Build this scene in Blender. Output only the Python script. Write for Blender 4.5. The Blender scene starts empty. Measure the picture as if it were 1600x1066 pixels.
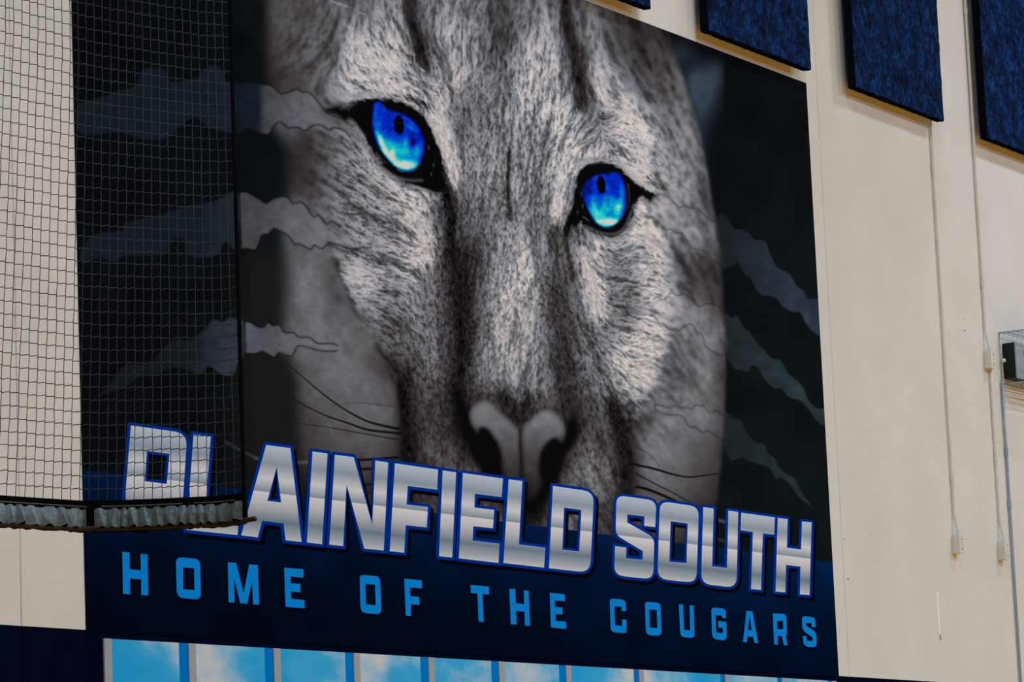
import bpy, bmesh, math, random
import numpy as np
from mathutils import Matrix, Vector
from mathutils.geometry import tessellate_polygon

# ------------------------------------------------------------------ camera
# World: the gym's end wall is the plane y = 0 (hall at y < 0), z up, floor z = 0.
# Calibrated from the wall's vanishing points; picture 1600 x 1066.
FX, CX, CY = 5507.365, 800.0, 533.0
_x = np.array([4194 - CX, 1233 - CY, FX]); _x /= np.linalg.norm(_x)
_z = np.array([-705 - CX, -35500 - CY, FX]); _z /= np.linalg.norm(_z)
ROT = np.stack([_x, np.cross(_z, _x), _z], 1)          # columns: world axes seen by the camera
CAM = np.array([-18.8067, -9.1992, 1.5969])
sc = bpy.context.scene
cd = bpy.data.cameras.new('camera'); cam = bpy.data.objects.new('camera', cd)
sc.collection.objects.link(cam)
cd.sensor_width = 36; cd.lens = FX / 1600 * 36; cd.clip_end = 200
r_, d_, f_ = ROT
cam.matrix_world = Matrix(((r_[0], -d_[0], -f_[0], CAM[0]), (r_[1], -d_[1], -f_[1], CAM[1]), (r_[2], -d_[2], -f_[2], CAM[2]), (0, 0, 0, 1)))
sc.camera = cam

# ------------------------------------------------------------------ light and exposure
wd = bpy.data.worlds.new('hall_air'); sc.world = wd; wd.use_nodes = True
wd.node_tree.nodes['Background'].inputs[0].default_value = (.9, .95, 1, 1)
wd.node_tree.nodes['Background'].inputs[1].default_value = .02
for lx in (-11.0, -3.5, 4.0, 11.5, 19.0):               # rows of ceiling luminaires parallel to the end wall
    for ly, pw in ((-2.9, 190), (-8.2, 440), (-16.5, 760)):
        ld = bpy.data.lights.new('ceiling_luminaire', 'AREA'); ld.shape = 'RECTANGLE'
        ld.size = 1.2; ld.size_y = .5; ld.energy = pw; ld.color = (.785, .915, 1.0)
        lo = bpy.data.objects.new('ceiling_luminaire', ld); lo.location = (lx, ly, 9.5)
        sc.collection.objects.link(lo)
sc.view_settings.view_transform = 'Standard'; sc.view_settings.look = 'None'
sc.view_settings.gamma = 1; sc.view_settings.use_curve_mapping = False
sc.view_settings.exposure = -.85

# ------------------------------------------------------------------ helpers
COL = sc.collection
rnd = random.Random(3)

def project(q):
    v = (np.asarray(q, float) - CAM) @ ROT.T
    return CX + FX * v[..., 0] / v[..., 2], CY + FX * v[..., 1] / v[..., 2]

def on_wall(p, y=0.0):
    """design point (picture units of the print layout) -> point of the plane y"""
    d = ROT.T @ np.array([(p[0] - CX) / FX, (p[1] - CY) / FX, 1.0])
    return CAM + d * (y - CAM[1]) / d[1]

def lin(c):
    return tuple((v / 255 / 12.92) if v / 255 <= .04045 else ((v / 255 + .055) / 1.055) ** 2.4 for v in c)

ILLUM = np.array([.62,.578,.53])     # colour of a white card hung on the wall under this light
def ink(c):
    """print colour whose look on the wall, under the hall's light, is c"""
    return tuple(min(v / k, .97) for v, k in zip(lin(c), ILLUM)) + (1,)

class Nodes:
    def __init__(s, name, rough=.6, spec=.3, bump=None):
        s.m = bpy.data.materials.new(name); s.m.use_nodes = True
        s.t = s.m.node_tree; s.b = s.t.nodes['Principled BSDF']
        s.b.inputs['Roughness'].default_value = rough
        s.b.inputs['Specular IOR Level'].default_value = spec
        if spec < .05: s.b.inputs['IOR'].default_value = 1.06
    def n(s, kind, **kw):
        x = s.t.nodes.new(kind)
        for k, v in kw.items():
            if k.startswith('i_'):
                x.inputs[int(k[2:]) if k[2:].isdigit() else k[2:].replace('_', ' ')].default_value = v
            else: setattr(x, k, v)
        return x
    def l(s, a, b): s.t.links.new(a, b)
    def ramp(s, stops, interp='LINEAR'):
        x = s.n('ShaderNodeValToRGB'); e = x.color_ramp; e.interpolation = interp
        while len(e.elements) < len(stops): e.elements.new(.5)
        for el, (p, c) in zip(e.elements, stops): el.position = p; el.color = c
        return x
    def noise(s, scale, detail=4, rough=.55, vec=None):
        x = s.n('ShaderNodeTexNoise'); x.inputs['Scale'].default_value = scale
        x.inputs['Detail'].default_value = detail; x.inputs['Roughness'].default_value = rough
        if vec is not None: s.l(vec, x.inputs['Vector'])
        return x
    def pos(s): return s.n('ShaderNodeNewGeometry').outputs['Position']
    def color(s, sock): s.l(sock, s.b.inputs['Base Color'])
    def bump(s, sock, dist, strength=1):
        x = s.n('ShaderNodeBump'); x.inputs['Distance'].default_value = dist; x.inputs['Strength'].default_value = strength
        s.l(sock, x.inputs['Height']); s.l(x.outputs[0], s.b.inputs['Normal'])

def flat_mat(name, c, rough=.6, spec=.3, vary=.08, scale=6, metal=0):
    k = Nodes(name, rough, spec)
    nz = k.noise(scale, 5, .6, k.pos())
    rp = k.ramp([(.3, tuple(v * (1 - vary) for v in c[:3]) + (1,)), (.7, tuple(min(v * (1 + vary), 1) for v in c[:3]) + (1,))])
    k.l(nz.outputs['Fac'], rp.inputs[0]); k.color(rp.outputs[0])
    k.b.inputs['Metallic'].default_value = metal
    return k.m

def add(name, me, mat=None, parent=None):
    o = bpy.data.objects.new(name, me); COL.objects.link(o)
    if mat is not None: me.materials.clear(); me.materials.append(mat)
    if parent is not None: o.parent = parent; o.matrix_parent_inverse = Matrix.Translation(parent.location).inverted()
    return o

def tag(o, label, cat, group=None):
    o['label'] = label; o['category'] = cat
    if group: o['group'] = group
    return o

def thing(name, loc, label, cat, group=None):
    o = bpy.data.objects.new(name, None); COL.objects.link(o); o.location = loc; o.empty_display_size = .1
    return tag(o, label, cat, group)

def struct(o): o['kind'] = 'structure'; return o

def bm_mesh(bm, smooth=False):
    me = bpy.data.meshes.new('mesh'); bm.normal_update(); bm.to_mesh(me); bm.free()
    if smooth: me.polygons.foreach_set('use_smooth', [True] * len(me.polygons))
    return me

def box(bm, x0, x1, y0, y1, z0, z1, bevel=0):
    vs = [bm.verts.new((x, y, z)) for x in (x0, x1) for y in (y0, y1) for z in (z0, z1)]
    fs = [bm.faces.new([vs[i] for i in q]) for q in ((0, 1, 3, 2), (4, 6, 7, 5), (0, 4, 5, 1), (2, 3, 7, 6), (0, 2, 6, 4), (1, 5, 7, 3))]
    if bevel:
        es = list({e for f in fs for e in f.edges})
        bmesh.ops.bevel(bm, geom=es, offset=bevel, segments=2, profile=.6, affect='EDGES')

def box_mesh(x0, x1, y0, y1, z0, z1, bevel=0):
    bm = bmesh.new(); box(bm, x0, x1, y0, y1, z0, z1, bevel)
    bmesh.ops.recalc_face_normals(bm, faces=bm.faces); return bm_mesh(bm)

def tube(bm, pts, r, sides=8, caps=True):
    P = [Vector(p) for p in pts]; rings = []
    for i, p in enumerate(P):
        t = (P[min(i + 1, len(P) - 1)] - P[max(i - 1, 0)]).normalized()
        a = t.cross(Vector((0, 1, 0)) if abs(t.y) < .9 else Vector((1, 0, 0))).normalized(); b = t.cross(a)
        rr = r[i] if isinstance(r, (list, tuple)) else r
        rings.append([bm.verts.new(p + (a * math.cos(2 * math.pi * k / sides) + b * math.sin(2 * math.pi * k / sides)) * rr) for k in range(sides)])
    for A, B in zip(rings, rings[1:]):
        for k in range(sides): bm.faces.new((A[k], A[(k + 1) % sides], B[(k + 1) % sides], B[k]))
    if caps: bm.faces.new(rings[0][::-1]); bm.faces.new(rings[-1])

def tube_mesh(pts, r, sides=10):
    bm = bmesh.new(); tube(bm, pts, r, sides); bmesh.ops.recalc_face_normals(bm, faces=bm.faces); return bm_mesh(bm, True)

# ------------------------------------------------------------------ the hall: floor and end wall
MZ0, MZ1, MX0, MX1 = 2.70, 6.283, -7.113, 0.0         # the mural's rectangle on the wall

k = Nodes('maple_floor', .35, .4)
mp = k.n('ShaderNodeMapping'); mp.inputs['Scale'].default_value = (.6, 14, 1); k.l(k.pos(), mp.inputs[0])
nz = k.noise(3, 4, .6, mp.outputs[0])
rp = k.ramp([(.3, (.84, .33, .03, 1)), (.7, (.92, .43, .05, 1))]); k.l(nz.outputs['Fac'], rp.inputs[0]); k.color(rp.outputs[0])
fl = struct(add('floor', box_mesh(-34, 20, -26, .3, -.1, 0), k.m))

k = Nodes('painted_concrete', .8, .03)
sep = k.n('ShaderNodeSeparateXYZ'); k.l(k.pos(), sep.inputs[0])
n1 = k.noise(1.3, 5, .6, k.pos()); n2 = k.noise(38, 4, .7, k.pos()); n3 = k.noise(4.2, 3, .5, k.pos())
cream = k.ramp([(.3, ink((183, 176, 167))), (.7, ink((193, 185, 177)))]); k.l(n1.outputs['Fac'], cream.inputs[0])
navy = k.ramp([(.3, ink((2, 6, 22))), (.7, ink((4, 10, 30)))]); k.l(n1.outputs['Fac'], navy.inputs[0])
lt = k.n('ShaderNodeMath', operation='LESS_THAN'); lt.inputs[1].default_value = 2.704; k.l(sep.outputs[2], lt.inputs[0])
mx = k.n('ShaderNodeMix', data_type='RGBA'); k.l(lt.outputs[0], mx.inputs[0]); k.l(cream.outputs[0], mx.inputs[6]); k.l(navy.outputs[0], mx.inputs[7])
k.color(mx.outputs[2])
ad = k.n('ShaderNodeMath', operation='ADD'); k.l(n2.outputs['Fac'], ad.inputs[0]); k.l(n3.outputs['Fac'], ad.inputs[1])
k.bump(ad.outputs[0], .0016)
WALLM = k.m
CAULK = flat_mat('joint_caulk', ink((158, 150, 138)), .8, .2, .15, 30)
wall = struct(add('wall_back', box_mesh(-34, 20, .012, .25, 0, 9.8), CAULK))
seams = [-34, -22.9, -15.2, -7.535, .15, 7.85, 14.0, 20]
for a, b in zip(seams, seams[1:]):
    add('wall_panel', box_mesh(a + .007, b - .007, 0, .014, 0, 9.8, .004), WALLM, wall)
# sealant bead, lumpy and smeared, over the joints in view
for sx in (-7.535, .15):
    bm = bmesh.new(); z = .2; pts, rad = [], []
    while z < 9.6:
        pts.append((sx + rnd.uniform(-.0025, .0025), .0125, z)); rad.append(rnd.uniform(.0085, .0115)); z += .06
    tube(bm, pts, rad, 8); add('sealant_bead', bm_mesh(bm, True), WALLM, wall)

# ---------------------------------------------------------------- mural print
# The print's artwork, laid out in "design units" (1 unit ~ 1/270 m on the print)
PX0, PY0, PW, PH, SS = 96, -16, 1232, 1088, 2     # design window and supersampling

def cr(o, s, pts):
    return [(o[0] + p[0] / s, o[1] + p[1] / s) + tuple(v / s for v in p[2:3]) for p in pts]

def spline(pts, n=6, closed=True):
    P = np.array([p[:2] for p in pts], float)
    if closed:
        A, B, C, D = np.roll(P, 1, 0), P, np.roll(P, -1, 0), np.roll(P, -2, 0)
    else:
        Q = np.vstack([2 * P[0] - P[1], P, 2 * P[-1] - P[-2]])
        A, B, C, D = Q[:-3], Q[1:-2], Q[2:-1], Q[3:]
    out = []
    for t in np.linspace(0, 1, n, endpoint=False):
        out.append(.5 * (2 * B + (C - A) * t + (2 * A - 5 * B + 4 * C - D) * t * t + (3 * B - A - 3 * C + D) * t ** 3))
    R = np.stack(out, 1).reshape(-1, 2)
    return R if closed else np.vstack([R, P[-1:]])

def bbox(m, pad=0):
    r = np.flatnonzero(m.any(1)); q = np.flatnonzero(m.any(0))
    if not len(r): return None
    return slice(max(r[0] - pad, 0), r[-1] + pad + 1), slice(max(q[0] - pad, 0), q[-1] + pad + 1)

def blurm(m, r):
    """blur of a mask that is empty over most of the sheet"""
    r = int(round(r))
    b = bbox(m, 3 * r + 3)
    if r < 1 or b is None: return m
    o = np.zeros_like(m); o[b] = blur(m[b], r)
    return o

def mix(a, m, v):
    """a -> v by mask m, worked only where the mask is not empty"""
    m2 = m[..., 0] if m.ndim == 3 else m
    b = bbox(m2 > 1e-4)
    if b is None: return a
    k = m2[b]
    if a.ndim == 3: k = k[..., None]
    v = np.asarray(v, np.float32)
    if v.shape[:2] == m2.shape: v = v[b]
    a = a.copy() if not a.flags.owndata else a
    a[b] += (v - a[b]) * k
    return a

def blur(a, r):
    """three box passes ~ gaussian of sigma r (in raster pixels)"""
    r = int(round(r))
    if r < 1: return a
    a = np.ascontiguousarray(a, np.float32)
    for ax in (0, 1):
        for _ in range(3):
            pad = [(0, 0)] * a.ndim; pad[ax] = (r + 1, r)
            n = a.shape[ax]
            p = np.pad(a, pad, mode='edge')
            if r <= 3:
                a = sum(p[1 + k:1 + k + n] if ax == 0 else p[:, 1 + k:1 + k + n] for k in range(2 * r + 1)) / np.float32(2 * r + 1)
            else:
                m0 = p.mean()
                cs = np.cumsum(p - m0, axis=ax)
                a = ((cs[2 * r + 1:2 * r + 1 + n] - cs[:n]) if ax == 0 else (cs[:, 2 * r + 1:2 * r + 1 + n] - cs[:, :n])) / np.float32(2 * r + 1) + m0
    return a

class Canvas:
    def __init__(s):
        s.h, s.w = PH * SS, PW * SS
        s.yy, s.xx = np.mgrid[0:s.h, 0:s.w].astype(np.float32)
        s.xx = s.xx / SS + PX0; s.yy = s.yy / SS + PY0
    def poly(s, pts, soft=0):
        P = np.asarray([p[:2] for p in pts], np.float32)
        m = np.zeros((s.h, s.w), np.float32)
        x0 = max(int((P[:, 0].min() - PX0) * SS) - 2, 0); x1 = min(int((P[:, 0].max() - PX0) * SS) + 3, s.w)
        y0 = max(int((P[:, 1].min() - PY0) * SS) - 2, 0); y1 = min(int((P[:, 1].max() - PY0) * SS) + 3, s.h)
        if x1 <= x0 or y1 <= y0: return m
        xs = np.arange(x0, x1) / SS + PX0
        Q = np.roll(P, -1, 0)
        for j in range(y0, y1):
            y = j / SS + PY0 + .01
            k = (P[:, 1] > y) != (Q[:, 1] > y)
            if not k.any(): continue
            a, b = P[k], Q[k]
            xc = a[:, 0] + (y - a[:, 1]) * (b[:, 0] - a[:, 0]) / (b[:, 1] - a[:, 1])
            m[j, x0:x1] = (np.searchsorted(np.sort(xc), xs) & 1)
        if soft > 0: m = blurm(m, soft * SS)
        return m
    def line(s, pts, w0, w1=None, soft=.6):
        w1 = w0 if w1 is None else w1
        P = np.asarray([p[:2] for p in pts], np.float32)
        m = np.zeros((s.h, s.w), np.float32)
        n = len(P) - 1
        for i in range(n):
            a, b = P[i], P[i + 1]
            wa = w0 + (w1 - w0) * i / n; wb = w0 + (w1 - w0) * (i + 1) / n
            r = max(wa, wb) + soft * 2 + 1
            x0 = max(int((min(a[0], b[0]) - r - PX0) * SS), 0); x1 = min(int((max(a[0], b[0]) + r - PX0) * SS) + 1, s.w)
            y0 = max(int((min(a[1], b[1]) - r - PY0) * SS), 0); y1 = min(int((max(a[1], b[1]) + r - PY0) * SS) + 1, s.h)
            if x1 <= x0 or y1 <= y0: continue
            X = s.xx[y0:y1, x0:x1]; Y = s.yy[y0:y1, x0:x1]
            d = b - a; L = float(d @ d) + 1e-6
            t = np.clip(((X - a[0]) * d[0] + (Y - a[1]) * d[1]) / L, 0, 1)
            dist = np.hypot(X - a[0] - t * d[0], Y - a[1] - t * d[1])
            v = np.clip((wa + (wb - wa) * t) / 2 + soft / 2 - dist, 0, soft) / soft
            m[y0:y1, x0:x1] = np.maximum(m[y0:y1, x0:x1], v)
        return m

def rbf(pts, vals, step=6):
    """linear-kernel interpolation of scattered values, evaluated coarsely, then upsampled"""
    P = np.asarray(pts, np.float64); V = np.asarray(vals, np.float64)
    if V.ndim == 1: V = V[:, None]
    d = np.hypot(P[:, None, 0] - P[None, :, 0], P[:, None, 1] - P[None, :, 1])
    n = len(P)
    A = np.zeros((n + 1, n + 1)); A[:n, :n] = -d - np.eye(n) * .0; A[:n, n] = 1; A[n, :n] = 1
    A[:n, :n] -= np.eye(n) * -2.0
    W = np.linalg.solve(A, np.vstack([V, np.zeros((1, V.shape[1]))]))
    gx = np.arange(PX0, PX0 + PW + step, step); gy = np.arange(PY0, PY0 + PH + step, step)
    G = np.stack(np.meshgrid(gx, gy), -1).reshape(-1, 2)
    out = np.empty((len(G), V.shape[1]))
    for i in range(0, len(G), 4096):
        g = G[i:i + 4096]
        D = -np.hypot(g[:, None, 0] - P[None, :, 0], g[:, None, 1] - P[None, :, 1])
        out[i:i + 4096] = D @ W[:n] + W[n]
    out = out.reshape(len(gy), len(gx), -1)
    h, w = PH * SS, PW * SS
    fy = np.arange(h) / SS / step; fx = np.arange(w) / SS / step
    iy = fy.astype(int); ix = fx.astype(int); ty = (fy - iy)[:, None, None]; tx = (fx - ix)[None, :, None]
    r0 = out[iy] * (1 - ty) + out[iy + 1] * ty
    r = r0[:, ix] * (1 - tx) + r0[:, ix + 1] * tx
    return r.astype(np.float32)

def smooth_noise(rng, h, w, cell):
    gh, gw = int(h / cell) + 3, int(w / cell) + 3
    g = rng.standard_normal((gh, gw)).astype(np.float32)
    fy = np.arange(h) / cell; fx = np.arange(w) / cell
    iy = fy.astype(int); ix = fx.astype(int)
    ty = (fy - iy); tx = (fx - ix); ty = (ty * ty * (3 - 2 * ty))[:, None].astype(np.float32); tx = (tx * tx * (3 - 2 * tx))[None].astype(np.float32)
    a = g[iy][:, ix] * (1 - tx) + g[iy][:, ix + 1] * tx
    b = g[iy + 1][:, ix] * (1 - tx) + g[iy + 1][:, ix + 1] * tx
    return a * (1 - ty) + b * ty

# fur tone (0-255 as printed): rows of  y : x tone, x tone ...
TONE = '''
-12: 400 18, 425 88, 480 100, 540 112, 600 128, 625 140, 640 85, 655 100, 680 130, 720 140, 760 112, 790 80, 830 120, 865 128, 882 60, 900 110, 940 90
20: 405 22, 425 85, 450 95, 480 96, 510 102, 540 112, 575 120, 605 138, 625 150, 640 88, 655 95, 680 132, 705 138, 730 135, 755 112, 775 88, 795 85, 815 122, 840 135, 865 130, 885 55, 900 120, 920 130, 950 85, 980 65
50: 405 20, 425 78, 450 92, 480 105, 510 98, 525 95, 545 150, 575 168, 605 155, 630 150, 648 82, 660 85, 685 142, 710 150, 735 138, 765 105, 790 76, 812 130, 845 145, 870 135, 890 52, 908 118, 930 132, 955 88, 985 68, 1010 58, 1030 58, 1045 40
80: 405 20, 425 74, 450 90, 480 110, 510 95, 528 105, 550 172, 580 176, 605 165, 630 150, 650 105, 662 82, 680 120, 700 158, 725 150, 755 125, 785 92, 815 140, 845 155, 872 148, 893 62, 905 75, 925 132, 950 105, 980 75, 1005 66, 1030 85, 1050 70
110: 405 18, 430 62, 460 85, 490 105, 520 118, 545 178, 575 186, 605 178, 635 145, 660 120, 680 128, 695 165, 715 160, 745 132, 775 105, 810 150, 840 158, 870 160, 895 85, 908 52, 925 135, 938 168, 955 135, 985 95, 1010 72, 1035 88, 1058 100
140: 405 20, 430 55, 465 72, 500 108, 525 135, 555 170, 590 175, 615 170, 645 155, 665 140, 690 150, 715 140, 745 128, 775 118, 810 152, 840 162, 870 165, 898 110, 910 62, 925 120, 940 172, 960 165, 985 130, 1010 95, 1035 95, 1062 105, 1076 95
165: 430 88, 460 95, 490 108, 520 105, 670 150, 690 165, 712 108, 735 115, 765 125, 810 152, 845 162, 875 168, 900 150, 915 85, 935 125, 960 168, 985 182, 1010 130, 1035 105, 1060 120, 1082 112
195: 425 82, 460 98, 490 112, 520 112, 545 108, 682 172, 700 150, 715 95, 740 122, 770 130, 810 150, 845 152, 870 165, 895 172, 918 120, 940 130, 965 150, 990 185, 1008 178, 1030 118, 1060 125, 1088 125
225: 420 40, 450 52, 475 62, 505 92, 530 115, 555 125, 695 178, 715 120, 735 122, 760 142, 790 122, 820 150, 850 112, 875 172, 895 178, 920 155, 945 150, 975 165, 1000 190, 1022 150, 1050 135, 1080 130, 1098 115
255: 420 35, 450 50, 480 62, 510 100, 540 130, 565 140, 705 172, 722 140, 745 138, 775 140, 792 118, 820 150, 845 122, 870 180, 890 185, 985 172, 1010 185, 1030 150, 1060 138, 1085 138, 1100 118
285: 415 32, 450 52, 480 68, 510 112, 540 130, 570 138, 600 145, 625 160, 708 130, 725 115, 750 130, 780 145, 815 152, 845 125, 872 190, 885 150, 1030 148, 1060 150, 1085 142, 1103 105
315: 405 60, 440 72, 480 92, 510 112, 540 130, 575 135, 605 145, 635 165, 655 172, 675 135, 690 95, 705 62, 722 112, 750 128, 775 135, 800 110, 820 135, 845 118, 870 175, 882 120, 1000 165, 1020 160, 1045 132, 1070 142, 1092 112, 1108 92
345: 405 78, 430 98, 460 108, 495 105, 525 118, 560 128, 595 132, 625 148, 648 178, 662 165, 680 115, 695 82, 705 68, 722 98, 745 108, 770 132, 800 132, 830 125, 850 115, 870 90, 895 90, 985 165, 1005 185, 1030 160, 1055 135, 1080 140, 1105 110, 1117 95
375: 400 60, 425 72, 450 90, 480 100, 510 112, 540 135, 575 135, 610 140, 640 155, 662 190, 676 150, 690 88, 702 58, 720 72, 742 92, 765 122, 795 140, 825 142, 850 125, 870 95, 895 105, 915 150, 940 172, 965 165, 990 165, 1012 182, 1035 165, 1055 118, 1080 138, 1110 125, 1122 105
405: 405 32, 425 52, 450 78, 480 108, 505 105, 530 122, 560 142, 595 138, 625 142, 650 165, 665 180, 680 115, 695 70, 710 48, 728 52, 745 82, 765 125, 795 148, 825 158, 848 120, 870 95, 900 112, 918 175, 940 145, 965 118, 990 142, 1015 178, 1035 165, 1055 105, 1078 88, 1100 82, 1125 90
435: 405 30, 430 48, 450 80, 475 115, 500 108, 520 68, 540 138, 565 150, 590 138, 620 142, 645 150, 668 125, 690 88, 708 48, 730 48, 748 95, 770 142, 800 162, 830 162, 850 105, 870 85, 895 95, 915 172, 930 178, 955 125, 985 130, 1010 162, 1035 178, 1055 125, 1078 75, 1100 72, 1118 60
465: 405 30, 430 50, 450 88, 475 115, 505 112, 530 75, 548 125, 575 142, 600 128, 630 138, 655 128, 680 105, 698 82, 715 48, 735 50, 752 118, 780 148, 810 165, 835 158, 852 105, 870 78, 895 100, 915 150, 932 188, 955 122, 985 125, 1010 155, 1035 180, 1055 145, 1080 118, 1105 82, 1125 65
495: 405 32, 430 60, 455 85, 480 112, 510 112, 540 100, 560 112, 585 128, 615 120, 645 122, 675 108, 698 92, 715 48, 735 48, 750 115, 780 148, 810 155, 835 148, 855 98, 875 72, 900 108, 920 135, 940 150, 965 112, 990 135, 1015 165, 1038 185, 1055 130, 1080 130, 1105 105, 1128 80
525: 405 60, 430 92, 460 105, 490 112, 520 112, 550 105, 575 95, 595 100, 620 118, 650 110, 680 112, 702 80, 718 45, 732 48, 750 112, 780 142, 810 152, 840 138, 862 85, 880 68, 905 105, 930 115, 955 120, 985 150, 1010 175, 1035 180, 1052 125, 1075 122, 1105 130, 1130 92
555: 405 28, 430 48, 450 78, 480 105, 515 112, 550 110, 580 95, 600 85, 625 92, 650 88, 680 108, 702 72, 718 42, 735 82, 755 135, 785 148, 815 150, 845 125, 868 72, 885 72, 910 108, 940 118, 965 160, 990 180, 1010 185, 1028 160, 1045 108, 1070 105, 1095 132, 1118 95, 1130 75
585: 405 24, 430 32, 452 55, 475 88, 510 104, 550 108, 580 105, 602 72, 622 62, 645 82, 670 98, 695 85, 712 42, 728 60, 750 125, 780 142, 815 142, 845 130, 870 82, 888 58, 910 100, 940 112, 965 145, 990 178, 1012 175, 1030 120, 1055 102, 1085 122, 1105 138, 1126 75
615: 405 22, 430 28, 455 50, 475 85, 510 100, 550 106, 585 106, 610 95, 626 52, 645 62, 668 85, 695 72, 712 38, 730 75, 752 85, 780 92, 815 125, 850 118, 875 80, 892 52, 912 88, 940 100, 965 112, 990 142, 1012 130, 1035 102, 1065 112, 1095 120, 1125 70
645: 405 20, 430 25, 450 36, 475 72, 510 92, 550 100, 590 102, 612 98, 626 40, 640 42, 660 70, 685 80, 702 58, 718 32, 885 52, 902 42, 920 82, 945 88, 965 75, 985 90, 1005 112, 1030 115, 1055 118, 1085 125, 1112 110, 1128 82
675: 405 18, 430 22, 452 32, 470 62, 505 84, 550 90, 590 92, 614 88, 628 28, 642 42, 662 75, 690 82, 708 55, 722 28, 890 42, 905 62, 925 92, 950 82, 968 48, 982 42, 1000 125, 1015 138, 1045 118, 1080 108, 1110 88, 1128 75
705: 405 16, 430 18, 455 26, 472 52, 505 78, 550 82, 590 80, 616 75, 628 24, 645 48, 670 85, 700 88, 722 48, 880 38, 900 90, 925 105, 950 98, 970 55, 984 34, 1000 112, 1025 125, 1060 110, 1090 90, 1110 78, 1124 62
735: 405 14, 450 22, 480 45, 520 60, 560 65, 600 65, 630 30, 655 60, 690 90, 720 98, 745 80, 870 50, 895 110, 925 122, 950 110, 972 62, 985 34, 1000 105, 1030 115, 1065 98, 1095 80, 1115 60
765: 420 15, 500 40, 600 55, 700 85, 740 100, 760 55, 865 58, 890 112, 925 122, 950 100, 972 58, 986 40, 1002 95, 1030 100, 1065 90, 1095 72, 1112 55
800: 420 15, 600 60, 700 90, 775 100, 800 60, 835 40, 870 105, 900 115, 940 85, 970 70, 1010 85, 1060 80, 1110 40
840: 600 60, 700 80, 780 90, 850 80, 900 90, 960 60, 1060 60, 1110 30
'''
# fur growth direction: x y angle(deg, 0 = right, 90 = down)
FLOW = '''420 30 100,480 40 120,540 40 110,600 60 65,640 40 75,700 40 100,760 40 95,820 40 95,880 40 85,920 40 80,980 60 65,1030 90 60,
440 110 150,500 110 140,560 90 50,600 110 40,560 140 25,620 140 40,660 120 55,690 140 75,720 120 95,780 120 95,840 120 95,890 120 95,915 120 70,950 130 50,990 140 55,1050 150 62,
440 190 20,500 170 30,690 190 70,705 230 80,750 200 95,800 200 92,850 200 95,890 190 110,920 200 140,960 190 -30,1000 200 40,1050 210 60,1085 230 70,
460 250 60,520 240 30,560 230 50,545 270 25,600 290 35,640 310 30,710 270 85,750 270 95,800 270 90,850 270 100,880 260 100,1020 250 40,1060 270 60,1090 300 70,
440 340 20,500 330 35,560 330 40,620 340 30,660 350 60,690 340 85,740 340 95,800 350 90,850 340 85,880 320 100,1010 310 45,1050 330 55,1090 350 65,
430 420 60,480 410 60,540 400 25,600 390 25,650 400 10,670 430 100,700 420 90,750 420 92,800 420 90,850 410 88,900 400 80,930 400 55,980 390 -35,1010 390 40,1040 400 45,1080 410 60,1110 420 65,
450 500 70,500 480 55,550 440 15,600 450 15,640 470 40,680 490 80,720 480 90,780 490 90,840 490 92,890 480 80,920 470 65,960 450 10,1000 450 5,1040 470 30,1080 470 65,1120 490 70,
480 560 60,540 540 55,600 520 30,640 540 60,680 560 85,720 560 92,780 560 92,840 560 92,890 560 75,930 560 65,970 540 20,1000 550 -10,1030 550 20,1070 560 60,1110 560 60,
480 640 20,560 640 20,610 600 60,640 620 65,680 630 85,720 630 95,780 610 95,840 610 85,890 640 75,940 640 60,980 600 50,1000 600 30,1040 640 40,1100 640 60,
500 700 10,600 700 10,640 690 80,690 700 100,880 720 70,930 720 75,970 720 85,1020 720 50,1080 720 60,700 760 100,900 790 60,1040 780 50'''

def S2(o, s, a): return cr(o, s, a)
LE = ((500, 120), 5.332); RE = ((860, 220), 5.92); NO = ((700, 580), 4.845)
L_IRIS = S2(*LE, [(446, 212), (480, 203), (512, 207), (535, 250), (640, 288), (740, 330), (810, 400), (858, 500), (866, 600), (838, 700), (785, 772), (722, 788), (650, 765), (570, 692), (500, 600), (455, 500), (432, 400), (436, 300)])
L_EYE = S2(*LE, [(235, 205), (320, 192), (420, 180), (560, 176), (690, 210), (800, 278), (890, 370), (950, 480), (1000, 620), (1030, 760), (1062, 880), (1092, 960), (1105, 1060), (1080, 1040), (1040, 965), (960, 960), (880, 930), (760, 895), (640, 860), (560, 790), (470, 700), (420, 610), (380, 520), (340, 440), (290, 372), (235, 330), (212, 372), (150, 315), (60, 292), (30, 262), (110, 258), (190, 232)])
R_IRIS = S2(*RE, [(296, 430), (345, 355), (430, 312), (520, 292), (622, 288), (672, 360), (698, 460), (702, 560), (682, 660), (622, 750), (552, 796), (490, 796), (420, 752), (360, 662), (315, 562), (290, 490)])
R_EYE = S2(*RE, [(440, 185), (540, 200), (640, 245), (700, 305), (760, 365), (850, 432), (905, 410), (992, 470), (945, 520), (905, 572), (850, 500), (800, 560), (748, 612), (775, 660), (735, 752), (655, 855), (560, 905), (480, 898), (380, 862), (300, 838), (235, 790), (195, 775), (165, 850), (140, 920), (122, 850), (125, 760), (195, 640), (215, 500), (228, 380), (280, 268), (360, 208)])
N_L = S2(*NO, [(158, 310), (195, 245), (270, 210), (335, 232), (400, 310), (470, 370), (530, 428), (548, 470), (550, 640), (550, 840), (430, 840), (408, 770), (405, 650), (380, 560), (330, 482), (290, 432), (238, 428), (228, 472), (190, 432), (163, 368)])
N_R = S2(*NO, [(556, 425), (620, 362), (690, 295), (750, 278), (812, 302), (870, 368), (892, 440), (882, 505), (852, 545), (815, 505), (762, 530), (716, 590), (695, 660), (694, 780), (716, 850), (695, 920), (640, 975), (585, 970), (565, 800), (553, 600)])
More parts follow.
